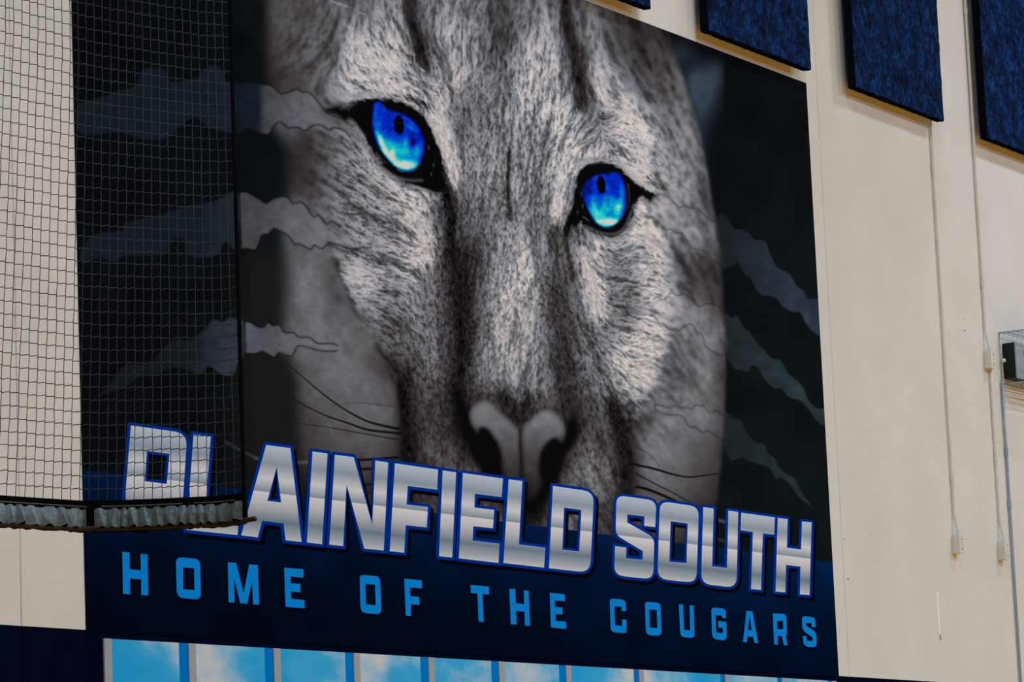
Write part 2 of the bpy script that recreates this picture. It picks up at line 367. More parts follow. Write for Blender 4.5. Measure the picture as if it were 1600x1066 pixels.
NOSTRILS = [S2(*NO, [(70, 130), (120, 210), (150, 330), (200, 450), (225, 480), (240, 432), (292, 430), (335, 482), (385, 560), (408, 650), (412, 790), (290, 770), (210, 690), (150, 580), (95, 440), (60, 280)]),
            S2(*NO, [(815, 500), (852, 548), (890, 500), (898, 420), (940, 330), (985, 420), (960, 540), (880, 640), (850, 760), (800, 860), (720, 960), (640, 1060), (580, 1060), (600, 960), (690, 920), (716, 850), (692, 770), (695, 655), (722, 575)])]
SL1, SL2, SL3, SR7, SR8 = ((360, 100), 4.845), ((360, 280), 4.845), ((360, 480), 4.1), ((1000, 280), 4.1), ((1000, 540), 4.1)
DK1, DK2 = ((110, 60), 3.553), ((110, 340), 3.332)
SLASH = [  # (edge lines..., fill outline)
 (S2(*SL1, [(40, 150), (160, 140), (240, 155), (310, 165), (375, 222), (440, 212), (500, 190), (555, 215), (585, 208), (640, 260), (690, 325), (720, 365), (790, 395), (840, 412), (880, 445)]),
  S2(*SL1, [(905, 550), (870, 510), (830, 488), (775, 482), (740, 498), (690, 465), (640, 462), (600, 480), (560, 505), (510, 478), (440, 482), (410, 465), (370, 438), (325, 470), (290, 530), (240, 530), (190, 510), (120, 488), (50, 525)]),
  S2(*DK1, [(915, 505), (860, 520), (760, 490), (700, 440), (640, 460), (540, 550), (400, 560), (270, 520), (110, 540), (40, 500), (40, 370), (120, 340), (270, 290), (360, 260), (390, 190), (440, 160), (530, 180), (560, 240), (700, 220), (740, 170), (790, 145), (840, 170), (860, 240), (915, 262)])),
 (S2(*SL2, [(70, 100), (120, 98), (180, 130), (230, 160), (268, 185), (320, 150), (380, 132), (430, 138), (470, 180), (530, 175), (570, 205), (630, 285), (665, 270), (725, 338), (775, 320), (830, 365)]),
  S2(*SL2, [(1066, 520), (1000, 518), (910, 525), (840, 505), (780, 485), (745, 480), (690, 525), (635, 498), (605, 530), (520, 487), (490, 497), (440, 430), (390, 400), (330, 370), (290, 410), (235, 425), (205, 510), (180, 535), (120, 523), (85, 530)]),
  S2(*DK2, [(872, 165), (840, 155), (800, 130), (750, 200), (620, 200), (590, 110), (520, 120), (490, 190), (280, 200), (230, 230), (150, 210), (60, 240), (60, 160), (130, 85), (270, 70), (280, 30), (480, -20), (600, -60), (760, -90), (872, -128)])),
 (S2(*SL3, [(95, 92), (130, 98), (175, 128), (215, 128), (240, 98), (270, 118), (310, 112), (345, 160), (400, 162), (440, 192), (505, 195), (560, 232), (640, 232), (672, 238), (685, 246)]),
  S2(*SL3, [(685, 278), (640, 283), (560, 275), (480, 252), (425, 252), (400, 305), (370, 310), (305, 292), (285, 320), (250, 308), (205, 282), (155, 298), (100, 295)]),
  S2(*DK2, [(905, 712), (870, 760), (850, 820), (790, 820), (720, 775), (680, 810), (630, 800), (550, 780), (500, 790), (430, 820), (350, 830), (290, 880), (170, 920), (110, 950), (180, 890), (230, 830), (280, 770), (380, 760), (430, 740), (480, 680), (540, 635), (620, 640), (700, 580), (740, 530), (790, 545), (830, 518), (870, 530), (905, 545)])),
 (S2(*SR7, [(60, 150), (115, 95), (170, 110), (250, 180), (285, 165), (320, 182), (360, 185), (400, 220), (440, 250), (465, 272), (490, 270)]),
  S2(*SR7, [(520, 552), (460, 515), (410, 460), (330, 440), (310, 410), (270, 345), (240, 345), (190, 318), (160, 325), (120, 270), (80, 240), (50, 248)]),
  S2(*SR7, [(490, 270), (500, 240), (530, 215), (560, 250), (590, 300), (610, 320), (650, 320), (700, 350), (740, 390), (800, 400), (850, 520), (890, 570), (960, 610), (1000, 680), (1050, 720), (1075, 765), (1160, 785), (1160, 990), (1100, 970), (1060, 920), (1025, 855), (980, 850), (920, 820), (880, 770), (840, 750), (780, 740), (740, 700), (700, 625), (670, 610), (620, 535), (590, 555), (520, 552)])),
 (S2(*SR7, [(85, 770), (120, 750), (150, 775), (195, 728), (240, 745), (290, 735), (330, 770), (375, 815), (420, 798), (490, 808), (540, 872)]),
  S2(*SR8, [(555, 55), (520, 60), (480, 45), (420, 5)]) + S2(*SR7, [(405, 1020), (390, 990), (360, 975), (335, 930), (280, 940), (250, 972), (225, 955), (190, 965), (150, 930), (130, 935), (80, 870), (0, 868), (-60, 850), (-110, 862)]),
  S2(*SR7, [(540, 872), (590, 890), (620, 875), (660, 945), (700, 980), (760, 1060)]) + S2(*SR8, [(790, 20), (840, 80), (900, 95), (950, 180), (1030, 245), (1080, 350), (1130, 400), (1210, 418), (1210, 515), (1140, 490), (1080, 410), (1020, 350), (960, 335), (900, 275), (860, 270), (800, 220), (760, 150), (715, 125), (690, 170), (640, 150), (610, 150), (555, 55)])),
 (S2(*SR8, [(92, 395), (95, 380), (120, 380), (190, 400), (215, 385), (270, 403), (290, 392), (330, 405), (360, 378), (385, 390), (400, 380), (430, 420), (470, 428), (490, 415), (525, 445)]),
  S2(*SR8, [(530, 610), (480, 575), (430, 545), (400, 558), (360, 525), (310, 515), (280, 460), (230, 445), (160, 440), (100, 410), (92, 395)]),
  S2(*SR8, [(525, 445), (560, 430), (600, 470), (640, 475), (680, 550), (740, 620), (790, 630), (820, 690), (860, 720), (890, 780), (950, 830), (990, 850), (1040, 950), (1080, 1000), (1110, 1055), (1080, 1020), (1010, 965), (960, 890), (900, 845), (870, 850), (820, 780), (740, 755), (690, 735), (650, 715), (600, 735), (570, 720), (530, 610)])),
]
BAND = (130, 734, .1236)          # top of the navy band: y = 734 + .1236 (x - 130)

def paint():
    rng = np.random.default_rng(7)
    c = Canvas(); X, Y = c.xx, c.yy; h, w = c.h, c.w
    # ---- tone and flow fields
    pts, vals = [], []
    for row in TONE.strip().split('\n'):
        y, r = row.split(':')
        for it in r.split(','):
            x, v = it.split(); pts.append((float(x), float(y))); vals.append(float(v))
    T = np.clip(rbf(pts, vals)[..., 0], 8, 215)
    def lift(cx, cy, rx, ry, v): return v * np.exp(-(((X - cx) / rx) ** 2 + ((Y - cy) / ry) ** 2))
    T = (T + lift(672, 590, 26, 90, 16) + lift(800, 480, 60, 110, 8) + lift(940, 600, 40, 70, 8) + lift(690, 690, 40, 40, 8)).astype(np.float32)
    T0 = T.copy()
    T = np.interp(T, [0, 30, 60, 100, 130, 160, 190, 215], [0, 21, 42, 84, 120, 160, 198, 214]).astype(np.float32)
    fp = [tuple(map(float, s.split())) for s in FLOW.replace('\n', '').split(',')]
    fl = rbf([p[:2] for p in fp], [(np.cos(np.radians(p[2])), np.sin(np.radians(p[2]))) for p in fp])
    FA = np.arctan2(fl[..., 1], fl[..., 0])
    # tufts: noise smeared along the growth direction
    def tufts(cell, reach, step):
        n0 = smooth_noise(rng, h // SS, w // SS, cell)
        ca = np.cos(FA[::SS, ::SS]); sa = np.sin(FA[::SS, ::SS])
        acc = n0.copy()
        for sgn in (1, -1):
            gy, gx = np.mgrid[0:h // SS, 0:w // SS].astype(np.float32)
            for k in range(int(reach / step)):
                iy = np.clip(gy, 0, h // SS - 1).astype(np.int32); ix = np.clip(gx, 0, w // SS - 1).astype(np.int32)
                gx += sgn * step * ca[iy, ix]; gy += sgn * step * sa[iy, ix]
                acc += n0[np.clip(gy, 0, h // SS - 1).astype(np.int32), np.clip(gx, 0, w // SS - 1).astype(np.int32)]
        acc /= acc.std()
        return np.repeat(np.repeat(acc, SS, 0), SS, 1)
    TUFT = tufts(3.0, 18, 2) * .65 + tufts(6.0, 26, 3) * .5
    # ---- dark creases and markings beneath the fur
    def dark(pts, w0, w1, v, k, soft):
        nonlocal T
        T = mix(T, blurm(c.line(pts, w0, w1), soft * SS) * k, v)
    dark([(638, -10), (645, 30), (652, 70), (664, 104)], 8, 10, 45, .7, 3)
    dark([(880, -10), (886, 35), (893, 70), (905, 120), (908, 168)], 8, 14, 32, .75, 3)
    dark([(689, 290), (700, 318), (706, 340), (701, 370), (706, 400)], 8, 12, 25, .8, 2)
    dark([(704, 390), (716, 430), (718, 470), (722, 520), (720, 570), (714, 610), (714, 650)], 17, 14, 24, .85, 3.5)
    dark([(884, 345), (884, 375), (890, 410), (895, 432)], 5, 3, 28, .95, 1)
    dark([(796, 240), (793, 270), (793, 300), (796, 330), (798, 345)], 4, 3, 50, .7, 1)
    dark([(785, 332), (796, 342), (806, 338)], 3, 3, 60, .5, 1)
    dark([(868, 460), (872, 500), (880, 550), (888, 600), (896, 640)], 14, 12, 50, .25, 5)
    dark([(640, 560), (636, 600), (640, 640), (640, 700)], 24, 24, 45, .12, 6)
    dark([(625, 600), (631, 640), (633, 700), (633, 745)], 13, 18, 12, .95, 2)
    dark([(755, 700), (762, 730), (790, 770)], 26, 26, 16, .9, 4)
    dark([(872, 700), (862, 735), (845, 775), (825, 810)], 24, 24, 14, .9, 4)
    dark([(952, 625), (968, 665), (978, 700), (981, 740), (982, 790)], 14, 22, 26, .9, 3)
    dark([(522, 405), (528, 430), (538, 460), (550, 490), (566, 520)], 9, 7, 52, .6, 2)
    dark([(525, 158), (560, 152), (590, 150), (625, 155)], 3, 3, 45, .5, 1)
    dark([(780, 622), (795, 628), (808, 645), (812, 660), (820, 640), (826, 622)], 16, 12, 38, .85, 3)
    dark([(732, 612), (742, 622), (756, 618)], 12, 10, 40, .8, 3)
    dark([(868, 636), (878, 645), (884, 660)], 10, 10, 40, .8, 3)
    for e in (L_EYE, R_EYE): T = mix(T, c.poly(spline(e), 3.5) * .95, 10)
    # face outline against the dark ground
    edge_r = [(1012, -20), (1028, 20), (1046, 60), (1062, 105), (1078, 155), (1094, 210), (1104, 262), (1110, 300), (1118, 345), (1125, 400), (1130, 460), (1134, 533), (1134, 600), (1131, 660), (1127, 720), (1120, 780), (1112, 850)]
    facem = c.poly([(412, -20)] + edge_r + [(420, 850)], 0)
    top = np.clip((160 - Y) / 160, 0, 1)
    facem = mix(blur(facem, 2 * SS), np.maximum(top, (X < 600)), blur(facem, 6 * SS))
    fade = np.clip((X - (398 + 34 * np.clip((Y - 180) / 60, 0, 1) - 8 * np.clip((Y - 300) / 60, 0, 1) + 22 * np.clip((Y - 540) / 60, 0, 1))) / 34, 0, 1)
    facem = np.where(Y > 160, np.minimum(facem * 1.0, np.where(X < 600, fade * fade * (3 - 2 * fade), 1)), facem)
    # ---- hair by hair
    def at(A, x, y):
        return A[np.clip(((y - PY0) * SS).astype(int), 0, h - 1), np.clip(((x - PX0) * SS).astype(int), 0, w - 1)]
    def strokes(F, px, py, an, ln, tv, cv, lo=.22, hi=1.6, fat=True):
        M = 40; s = np.linspace(0, 1, M)[None]
        for b in range(0, len(px), 30000):
            sl = slice(b, b + 30000)
            a = an[sl, None] + cv[sl, None] * (s - .5) * 10
            xs = px[sl, None] + np.cos(a) * ln[sl, None] * (s - .5); ys = py[sl, None] + np.sin(a) * ln[sl, None] * (s - .5)
            v = tv[sl, None] * (.84 + .24 * s) + 0 * xs
            if hi: loc = at(T, xs, ys); v = np.clip(v, loc * lo, loc * hi + 12)
            ix = ((xs - PX0) * SS).astype(int); iy = ((ys - PY0) * SS).astype(int)
            thick = (s < .85) & (s > .1)
            for dx, dy in ((0, 0), (1, 0), (0, 1), (1, 1)):
                if not fat and dx + dy == 2: continue
                ok = (ix + dx >= 0) & (ix + dx < w) & (iy + dy >= 0) & (iy + dy < h) & (thick | (dx + dy == 0))
                F[(iy + dy)[ok], (ix + dx)[ok]] = v[ok]
    # hair length: long on brow and cheeks, short on the bridge of the nose
    lp = [(600, 100, 18), (560, 130, 18), (640, 140, 17), (700, 180, 14), (450, 60, 12), (720, 60, 12), (780, 60, 10), (840, 60, 12), (900, 100, 15), (960, 160, 15), (990, 230, 14), (1060, 180, 15), (780, 300, 8), (780, 450, 8), (820, 560, 10), (720, 450, 5), (720, 580, 5), (870, 480, 5.5), (560, 330, 15), (620, 380, 14), (560, 440, 16), (650, 470, 9), (600, 520, 12), (660, 600, 8), (640, 660, 7), (980, 430, 10), (1010, 520, 14), (990, 590, 14), (940, 560, 10), (940, 680, 8), (1090, 420, 14), (1080, 560, 14), (700, 700, 7), (1020, 380, 12), (480, 250, 15), (860, 320, 9)]
    LN = rbf([p[:2] for p in lp], [p[2] for p in lp])[..., 0]
    wob = smooth_noise(rng, h, w, 12 * SS)
    F = T * .85
    for N, kind in ((150000, 0), (34000, 1), (46000, 2)):
        px = rng.uniform(400, 1145, N); py = rng.uniform(-16, 850, N)
        t0 = at(T, px, py); tf = at(TUFT, px, py)
        ln = np.clip(at(LN, px, py), 5, 18) * rng.uniform(.6, 1.3, N)
        an = at(FA, px, py) + rng.normal(0, .17, N) + at(wob, px, py) * .2
        cv = rng.normal(0, .03, N)
        amp = .17 + .15 * np.clip((150 - t0) / 100, 0, 1)
        tv = t0 * (.97 + amp * rng.normal(0, 1, N) + .095 * tf)
        if kind == 1: tv = t0 * rng.uniform(.22, .6, N); ln = ln * .75
        if kind == 2: tv = t0 * (1.15 + .10 * tf) + 10; keep = tf > -.4; px, py, an, ln, tv, cv = (q[keep] for q in (px, py, an, ln, tv, cv))
        strokes(F, px, py, an, ln, np.clip(tv, 5, 212), cv, fat=kind == 0)
    # ---- the black around the eyes, with lashes and brow hair lying over it
    for e in (L_EYE, R_EYE):
        F = mix(F, np.clip((c.poly(spline(e), 1.6) - .52) * 5, 0, 1), 7)
    def tuft_row(path, a0, a1, ln, t_, n, spread=3):
        P = spline(path, 10, False); k = rng.uniform(0, len(P) - 1.01, n); i0 = k.astype(int); f = (k - i0)[:, None]
        q = P[i0] * (1 - f) + P[i0 + 1] * f + rng.normal(0, spread, (n, 2))
        a = np.radians(a0 + (a1 - a0) * k / len(P) + rng.normal(0, 9, n))
        strokes(F, q[:, 0], q[:, 1], a, ln * rng.uniform(.6, 1.3, n), rng.normal(t_, 22, n), rng.normal(0, .03, n), hi=0, fat=False)
    tuft_row([(536, 152), (560, 149), (592, 148)], 20, 5, 15, 165, 120, 3)
    tuft_row([(552, 157), (545, 163), (536, 168)], 150, 135, 15, 140, 16, 3)
    tuft_row([(590, 148), (625, 150), (652, 163), (672, 186), (684, 212), (694, 245), (703, 285)], 25, 80, 13, 165, 330, 2.5)
    tuft_row([(560, 205), (573, 226), (590, 252), (612, 276), (640, 292), (670, 300)], 45, 20, 9, 120, 160, 2.5)
    tuft_row([(694, 255), (700, 285), (708, 320)], 65, 75, 12, 40, 70, 2)
    tuft_row([(903, 262), (915, 252), (935, 249), (958, 252), (976, 262)], -60, 20, 11, 150, 160, 2.5)
    tuft_row([(972, 258), (990, 274), (1008, 290), (1022, 296)], 25, 38, 15, 175, 150, 2.8)
    tuft_row([(897, 280), (893, 310), (884, 335), (880, 355)], 105, 110, 10, 130, 90, 2.2)
    tuft_row([(905, 352), (930, 370), (955, 375), (978, 364), (990, 345)], 95, -50, 10, 135, 170, 2.5)
    tuft_row([(1000, 310), (1012, 318)], 200, 240, 9, 120, 30, 2.5)
    tuft_row([(622, 150), (650, 156), (668, 178)], 30, 60, 12, 30, 40, 5)
    # dark stripes and pale ridges of the forehead and cheeks, drawn with longer hair
    tuft_row([(636, -10), (643, 30), (652, 70), (664, 106)], 82, 66, 17, 34, 260, 5)
    tuft_row([(880, -10), (886, 35), (894, 75), (905, 125), (909, 168)], 84, 86, 16, 30, 330, 5)
    tuft_row([(778, -10), (786, 40), (790, 70)], 90, 92, 11, 62, 120, 8)
    tuft_row([(560, 108), (600, 118), (640, 138), (668, 165)], 24, 52, 19, 64, 70, 9)
    tuft_row([(555, 60), (575, 95), (610, 125), (650, 145)], 55, 40, 18, 188, 260, 13)
    tuft_row([(682, 160), (694, 205), (705, 250), (712, 285)], 72, 84, 14, 184, 240, 5)
    tuft_row([(934, 100), (938, 130), (946, 158)], 70, 60, 13, 184, 130, 6)
    tuft_row([(975, 165), (996, 200), (1006, 240), (1012, 262)], 45, 55, 13, 192, 280, 8)
    tuft_row([(878, 240), (876, 280), (872, 320), (868, 345)], 96, 100, 11, 190, 260, 6)
    tuft_row([(645, 325), (660, 350), (667, 385), (664, 410)], 40, 100, 10, 186, 220, 7)
    tuft_row([(914, 390), (922, 430), (930, 470), (938, 500)], 70, 72, 11, 186, 240, 6)
    tuft_row([(1010, 350), (1030, 400), (1040, 450), (1042, 500), (1030, 550)], 40, 20, 12, 186, 330, 9)
    tuft_row([(1015, 540), (1012, 580), (1000, 610)], 5, 40, 13, 186, 260, 12)
    tuft_row([(545, 415), (560, 440), (575, 465)], 20, 10, 15, 176, 180, 10)
    tuft_row([(700, 380), (714, 430), (718, 480), (722, 530), (720, 580), (714, 630)], 92, 92, 5.5, 22, 900, 9)
    tuft_row([(866, 440), (870, 490), (880, 540), (888, 590), (896, 630)], 90, 75, 5.5, 40, 420, 9)
    tuft_row([(630, 585), (634, 640), (638, 700), (640, 740)], 75, 90, 6.5, 20, 420, 7)
    tuft_row([(955, 630), (970, 670), (980, 710), (983, 770)], 65, 85, 6.5, 24, 420, 8)
    tuft_row([(650, 560), (660, 620), (668, 680)], 75, 85, 6, 46, 150, 14)
    tuft_row([(796, 232), (793, 270), (793, 305), (797, 338)], 92, 88, 9, 40, 120, 1.6)
    tuft_row([(786, 330), (796, 342), (804, 336)], 60, -40, 6, 60, 14, 2)
    tuft_row([(884, 346), (884, 378), (890, 410), (896, 435)], 92, 75, 7, 30, 60, 1.6)
    tuft_row([(690, 292), (700, 320), (706, 345), (702, 372)], 65, 95, 8, 16, 240, 3)
    tuft_row([(520, 405), (530, 435), (542, 465), (556, 495)], 60, 55, 8, 50, 150, 4)
    tuft_row([(778, 618), (796, 628), (812, 655), (824, 632), (832, 618)], 85, 95, 9, 30, 260, 6)
    # ---- out-of-focus fur at the sides of the head
    fb = [(400, 0, 1), (420, 60, .8), (450, 60, .55), (500, 60, .4), (530, 100, .1), (420, 150, 1), (480, 160, .8), (520, 180, .4), (450, 260, 1), (490, 270, .7), (530, 260, .15), (430, 340, 1), (490, 340, .6), (530, 340, .1), (450, 420, 1), (500, 420, .95), (535, 430, 0), (470, 500, 1), (550, 510, .75), (580, 500, .2), (480, 600, 1), (580, 600, 1), (605, 570, .6), (630, 560, .1), (500, 700, 1), (610, 680, 1), (640, 660, .35), (600, 200, 0), (700, 100, 0), (800, 300, 0), (800, 500, .25), (800, 590, .4), (900, 100, .1), (980, 60, .5), (1030, 100, .5), (1060, 180, .5), (1000, 200, .05), (1080, 260, .55), (1020, 300, .1), (1050, 330, .45), (1100, 340, .6), (1060, 420, .5), (1110, 430, .6), (1030, 470, 0), (1065, 500, .6), (1110, 520, .6), (1020, 560, 0), (1055, 570, .7), (1110, 580, .65), (1010, 640, .5), (1050, 660, .8), (1100, 660, .9), (1000, 700, .7), (1060, 740, 1), (960, 600, .05), (930, 700, .3), (700, 680, .35), (680, 620, .2)]
    B = np.clip(rbf([p[:2] for p in fb], [p[2] for p in fb])[..., 0], 0, 1)
    soft_l = c.poly([(380, 385), (495, 385), (522, 412), (536, 445), (552, 488), (578, 528), (600, 570), (617, 610), (624, 640), (624, 760), (380, 760)], 2.5)
    soft_r = c.poly([(1046, 395), (1054, 470), (1047, 540), (1030, 592), (1010, 640), (996, 680), (992, 790), (1180, 790), (1180, 395)], 3)
    B = mix(B, soft_l, np.clip(B, .93, 1)); B = mix(B, soft_r, np.clip(B, .5, 1))
    inner = c.poly([(530, 395), (545, 445), (562, 488), (588, 528), (612, 575), (628, 620), (636, 860), (984, 860), (985, 680), (1000, 640), (1020, 590), (1036, 540), (1042, 470), (1036, 395)], 3)
    B = mix(B, inner, B * .35)
    lowf = 1 + .035 * smooth_noise(rng, h, w, 22 * SS) + .03 * smooth_noise(rng, h, w, 9 * SS) + .02 * smooth_noise(rng, h, w, 4 * SS)
    Fs = blur(F, .5 * SS); F2 = blur(F, 2 * SS) * (.5 + .5 * lowf); F5 = mix(blur(F, 5 * SS), np.full((h, w), .75, np.float32), T0) * lowf
    F = np.where(B < .5, Fs + (F2 - Fs) * (B * 2), F2 + (F5 - F2) * (B * 2 - 1))
    # ---- nose
    nz = np.clip(106 - np.clip(Y - 662, 0, 110) * .72, 30, 106) + 4 * smooth_noise(rng, h, w, 10 * SS)
    for p in NOSTRILS: F = mix(F, c.poly(spline(p), 3.2) * .97, 9)
    for p, hx, hy in ((N_L, 752, 640), (N_R, 853, 652)):
        m = c.poly(spline(p), 1.6)
        hl = 10 * np.exp(-((X - hx) ** 2 + (Y - hy) ** 2) / 14 ** 2)
        rim = blur(m, 5 * SS)
        rim = .5 * rim + .5 * blur(m, 9 * SS)
        F = mix(F, m, (nz + hl) * (.42 + .58 * np.clip(rim * 1.7 - .45, 0, 1)))
    F = mix(F, blurm(c.line([(813, 668), (812, 690), (814, 720), (815, 760)], 2, 4), 1 * SS) * .7, 20)
    # ---- claw slashes over the head
    for i, (a, b, dkp) in enumerate(SLASH):
        ring = a + b
        m = c.poly(ring, .4)
        if i >= 3: F = mix(F, m * .55, blur(F, 1.5 * SS) * .9 + 16)
    sh = np.zeros((h, w), np.float32)
    for i, (a, b, dkp) in enumerate(SLASH):
        for e in ((a, b) if i >= 3 else ()):
            e = spline(e, 4, False)
            sh = np.maximum(sh, np.maximum(c.line(e, 1.1) * (.8 if i < 3 else .65), blurm(c.line(e, 3), 1.5 * SS) * (.45 if i < 3 else .25)))
    # ---- whiskers
    wk = np.zeros((h, w), np.float32)
    def whisk(p, w0, w1, k=1.0):
        nonlocal wk
        wk = np.maximum(wk, c.line(spline(p, 8, False), w0, w1) * k)
    W6, W5 = ((360, 480), 4.1), ((800, 533), 3.9925)
    whisk(S2(*W6, [(320, 320), (420, 410), (560, 530), (700, 635), (850, 720), (960, 755), (1080, 780)]), .8, 4.2, .92)
    whisk(S2(*W6, [(290, 525), (430, 605), (600, 690), (760, 745), (880, 785), (1090, 810)]), .8, 4, .92)
    whisk(S2(*W6, [(410, 742), (600, 765), (800, 800), (1070, 848)]), .6, 2.0, .8)
    whisk(S2(*W6, [(700, 622), (820, 612), (950, 625), (1055, 640)]), .5, 1.0, .6)
    whisk(S2(*W6, [(780, 980), (900, 975), (1070, 962)]), 4, 4, .9)
    whisk(S2(*W6, [(790, 1040), (880, 1036), (960, 1040)]), 4, 4, .9)
    whisk([(545, 760), (575, 757), (600, 752)], 3, 3, .8)
    whisk([(545, 772), (590, 768)], 2, 2, .7)
    whisk(S2(*W5, [(755, 768), (880, 795), (1000, 830), (1100, 848), (1200, 838), (1300, 825)]), 4, 1.2, .95)
    whisk(S2(*W5, [(770, 825), (900, 895), (1000, 945), (1105, 1003)]), 1.8, 1.4, .9)
    whisk(S2(*W5, [(775, 908), (860, 930), (980, 980), (1060, 1020)]), 4.5, 4, .95)
    whisk(S2(*W5, [(755, 655), (830, 690), (880, 730), (920, 780)]), .9, .5, .6)
    F = mix(F, np.clip(sh, 0, 1) * .85, 22); F = mix(F, wk, 14)
    lw = np.maximum(c.line(spline([(515, 0), (560, 18), (608, 42)], 6, False), 1.2, .6) * .7,
                    c.line(spline(S2(*W5, [(1300, 822), (1350, 828), (1420, 850)]), 6, False), 2.2, .5) * .25)
    F = mix(F, lw, 185)
    # ---- tone to ink: brown blacks, cold greys, pinkish lights
    kx = [0, 12, 45, 75, 105, 135, 165, 195, 255]
    R = np.interp(F, kx, [2, 11, 46, 74, 102, 134, 170, 205, 255]); G = np.interp(F, kx, [2, 10, 41, 71, 103, 134, 163, 192, 245]); Bc = np.interp(F, kx, [3, 11, 41, 73, 107, 139, 164, 186, 240])
    img = np.stack([R, G, Bc], -1).astype(np.float32)
    warm = smooth_noise(rng, h, w, 30 * SS)[..., None] * 1.2
    img = np.clip(img + warm * np.array([1, 0, -1], np.float32) * (img / 140), 0, 255)
    # ---- eyes
    for eye, iris, pc, hp, side in ((L_EYE, L_IRIS, (656, 400, 42, 80), LE, 0), (R_EYE, R_IRIS, (468, 405, 40, 83), RE, 1)):
        lid = ([(420, 610), (470, 700), (560, 785), (640, 835), (740, 860), (850, 862)], [(690, 795), (640, 770)]) if side == 0 else ([(335, 792), (450, 845), (560, 862), (640, 838), (700, 775), (750, 650)], [(300, 700), (360, 745)])
        lm = blurm(c.line(spline(S2(*hp, lid[0]), 8, False), 4.0, 4.5), .8 * SS)[..., None]
        img = mix(img, lm * .7, np.array([92, 89, 92], np.float32))
        lm = c.line(spline(S2(*hp, lid[1]), 8, False), 1.2, .8)[..., None]
        img = mix(img, lm * .7, np.array([150, 148, 150], np.float32))
        gl = (((905, 590), (945, 735), (925, 810)) if side == 0 else ((285, 490), (297, 600), (250, 660)))
        for q in gl:
            q = S2(*hp, [q])[0]
            img = mix(img, np.exp(-(((X - q[0]) / 1.2) ** 2 + ((Y - q[1]) / 3.0) ** 2))[..., None] * .6, np.array([120, 120, 122], np.float32))
        if side:
            lm = c.line(spline(S2(*hp, [(715, 400), (728, 480), (728, 560), (715, 620)]), 8, False), 2.0, 1.0)[..., None]
            img = mix(img, lm * .6, np.array([80, 80, 84], np.float32))
        im = c.poly(spline(iris), .8)[..., None]
        n1 = smooth_noise(rng, h, w, 7 * SS) * .6 + smooth_noise(rng, h, w, 3.5 * SS) * .35
        u = (X - hp[0][0]) * hp[1]; v = (Y - hp[0][1]) * hp[1]
        def blob(cx, cy, rx, ry, a=0):
            ca, sa = np.cos(a), np.sin(a); dx = u - cx; dy = v - cy
            return np.exp(-(((dx * ca + dy * sa) / rx) ** 2 + ((-dx * sa + dy * ca) / ry) ** 2))
        if side == 0:
            g = .20 + .10 * blob(470, 300, 60, 120) + .38 * blob(690, 630, 100, 60) + .35 * blob(715, 545, 26, 45) + .55 * blob(500, 520, 26, 110, -.35) + .55 * blob(585, 660, 34, 75, -.75) + 1.0 * blob(715, 735, 100, 40) + .3 * blob(600, 560, 80, 60) + .25 * blob(810, 620, 40, 60) - .2 * blob(770, 560, 34, 60) + .14 * blob(760, 420, 60, 22, .5) + .3 * blob(560, 630, 60, 90, -.6)
        else:
            g = .20 + .34 * blob(490, 640, 150, 80) + .42 * blob(430, 690, 45, 70, -.5) + 1.0 * blob(540, 752, 120, 44) + .52 * blob(630, 620, 36, 75, .25) + .25 * blob(400, 560, 40, 60) + .22 * blob(560, 560, 50, 60) + .2 * blob(420, 340, 30, 26) + .12 * blob(540, 440, 40, 40) + .22 * blob(660, 480, 22, 90) - .12 * blob(330, 440, 40, 60) + .25 * blob(500, 560, 26, 60)
        rimd = np.clip((blur(im[..., 0], 2.5 * SS) - .5) * 2.4, 0, 1)
        g = np.clip(g + n1 * .10 * (.4 + g), 0, 1) * (1 - (1 - rimd) * np.clip(.6 - .5 * (v - 350) / 350, .12, .6))
        gx = [0, .12, .25, .42, .58, .72, .88, 1]
        ic = 1.04 * np.stack([np.interp(g, gx, [2, 2, 3, 3, 8, 30, 130, 190]), np.interp(g, gx, [6, 20, 46, 98, 150, 186, 210, 214]), np.interp(g, gx, [45, 120, 195, 220, 218, 214, 214, 212])], -1)
        img = mix(img, im, ic)
        pcx, pcy = pc[0], pc[1]; a = np.radians(-7)
        d = np.hypot(((u - pcx) * np.cos(a) + (v - pcy) * np.sin(a)) / pc[2], (-(u - pcx) * np.sin(a) + (v - pcy) * np.cos(a)) / pc[3])
        img = mix(img, np.clip((1 - d) * 8 + .5, 0, 1)[..., None], np.array([3, 4, 8], np.float32))
        if side == 0:
            img = mix(img, (blob(655, 385, 30, 10) * .25)[..., None], np.array([60, 64, 66], np.float32))
            img = mix(img, (c.line(spline(S2(*hp, [(690, 330), (740, 360), (775, 395)]), 6, False), .9) * .5 + c.line(spline(S2(*hp, [(715, 408), (750, 425), (782, 452)]), 6, False), .9) * .5)[..., None], np.array([70, 140, 225], np.float32))
        else:
            for e in ([(575, 605), (620, 585), (655, 570), (670, 590)], [(560, 655), (600, 660), (670, 652)]):
                img = mix(img, (c.line(spline(S2(*hp, e), 6, False), .9) * .5)[..., None], np.array([20, 60, 90], np.float32))
    # ---- dark ground, smoke and slashes on it
    bgx = [100, 370, 412, 1100, 1180, 1310]
    bg = np.stack([np.interp(X, bgx, [8, 9, 12, 10, 12, 14]), np.interp(X, bgx, [11, 13, 17, 14, 16, 19]), np.interp(X, bgx, [14, 17, 21, 18, 19, 21])], -1)
    bg = bg * (1 + .12 * smooth_noise(rng, h, w, 40 * SS))[..., None] + np.clip((Y - 450) / 400, 0, 1)[..., None] * np.array([1, 3, 2]) * (X > 1000)[..., None]
    def gs(cx, cy, rx, ry): return np.exp(-(((X - cx) / rx) ** 2 + ((Y - cy) / ry) ** 2))
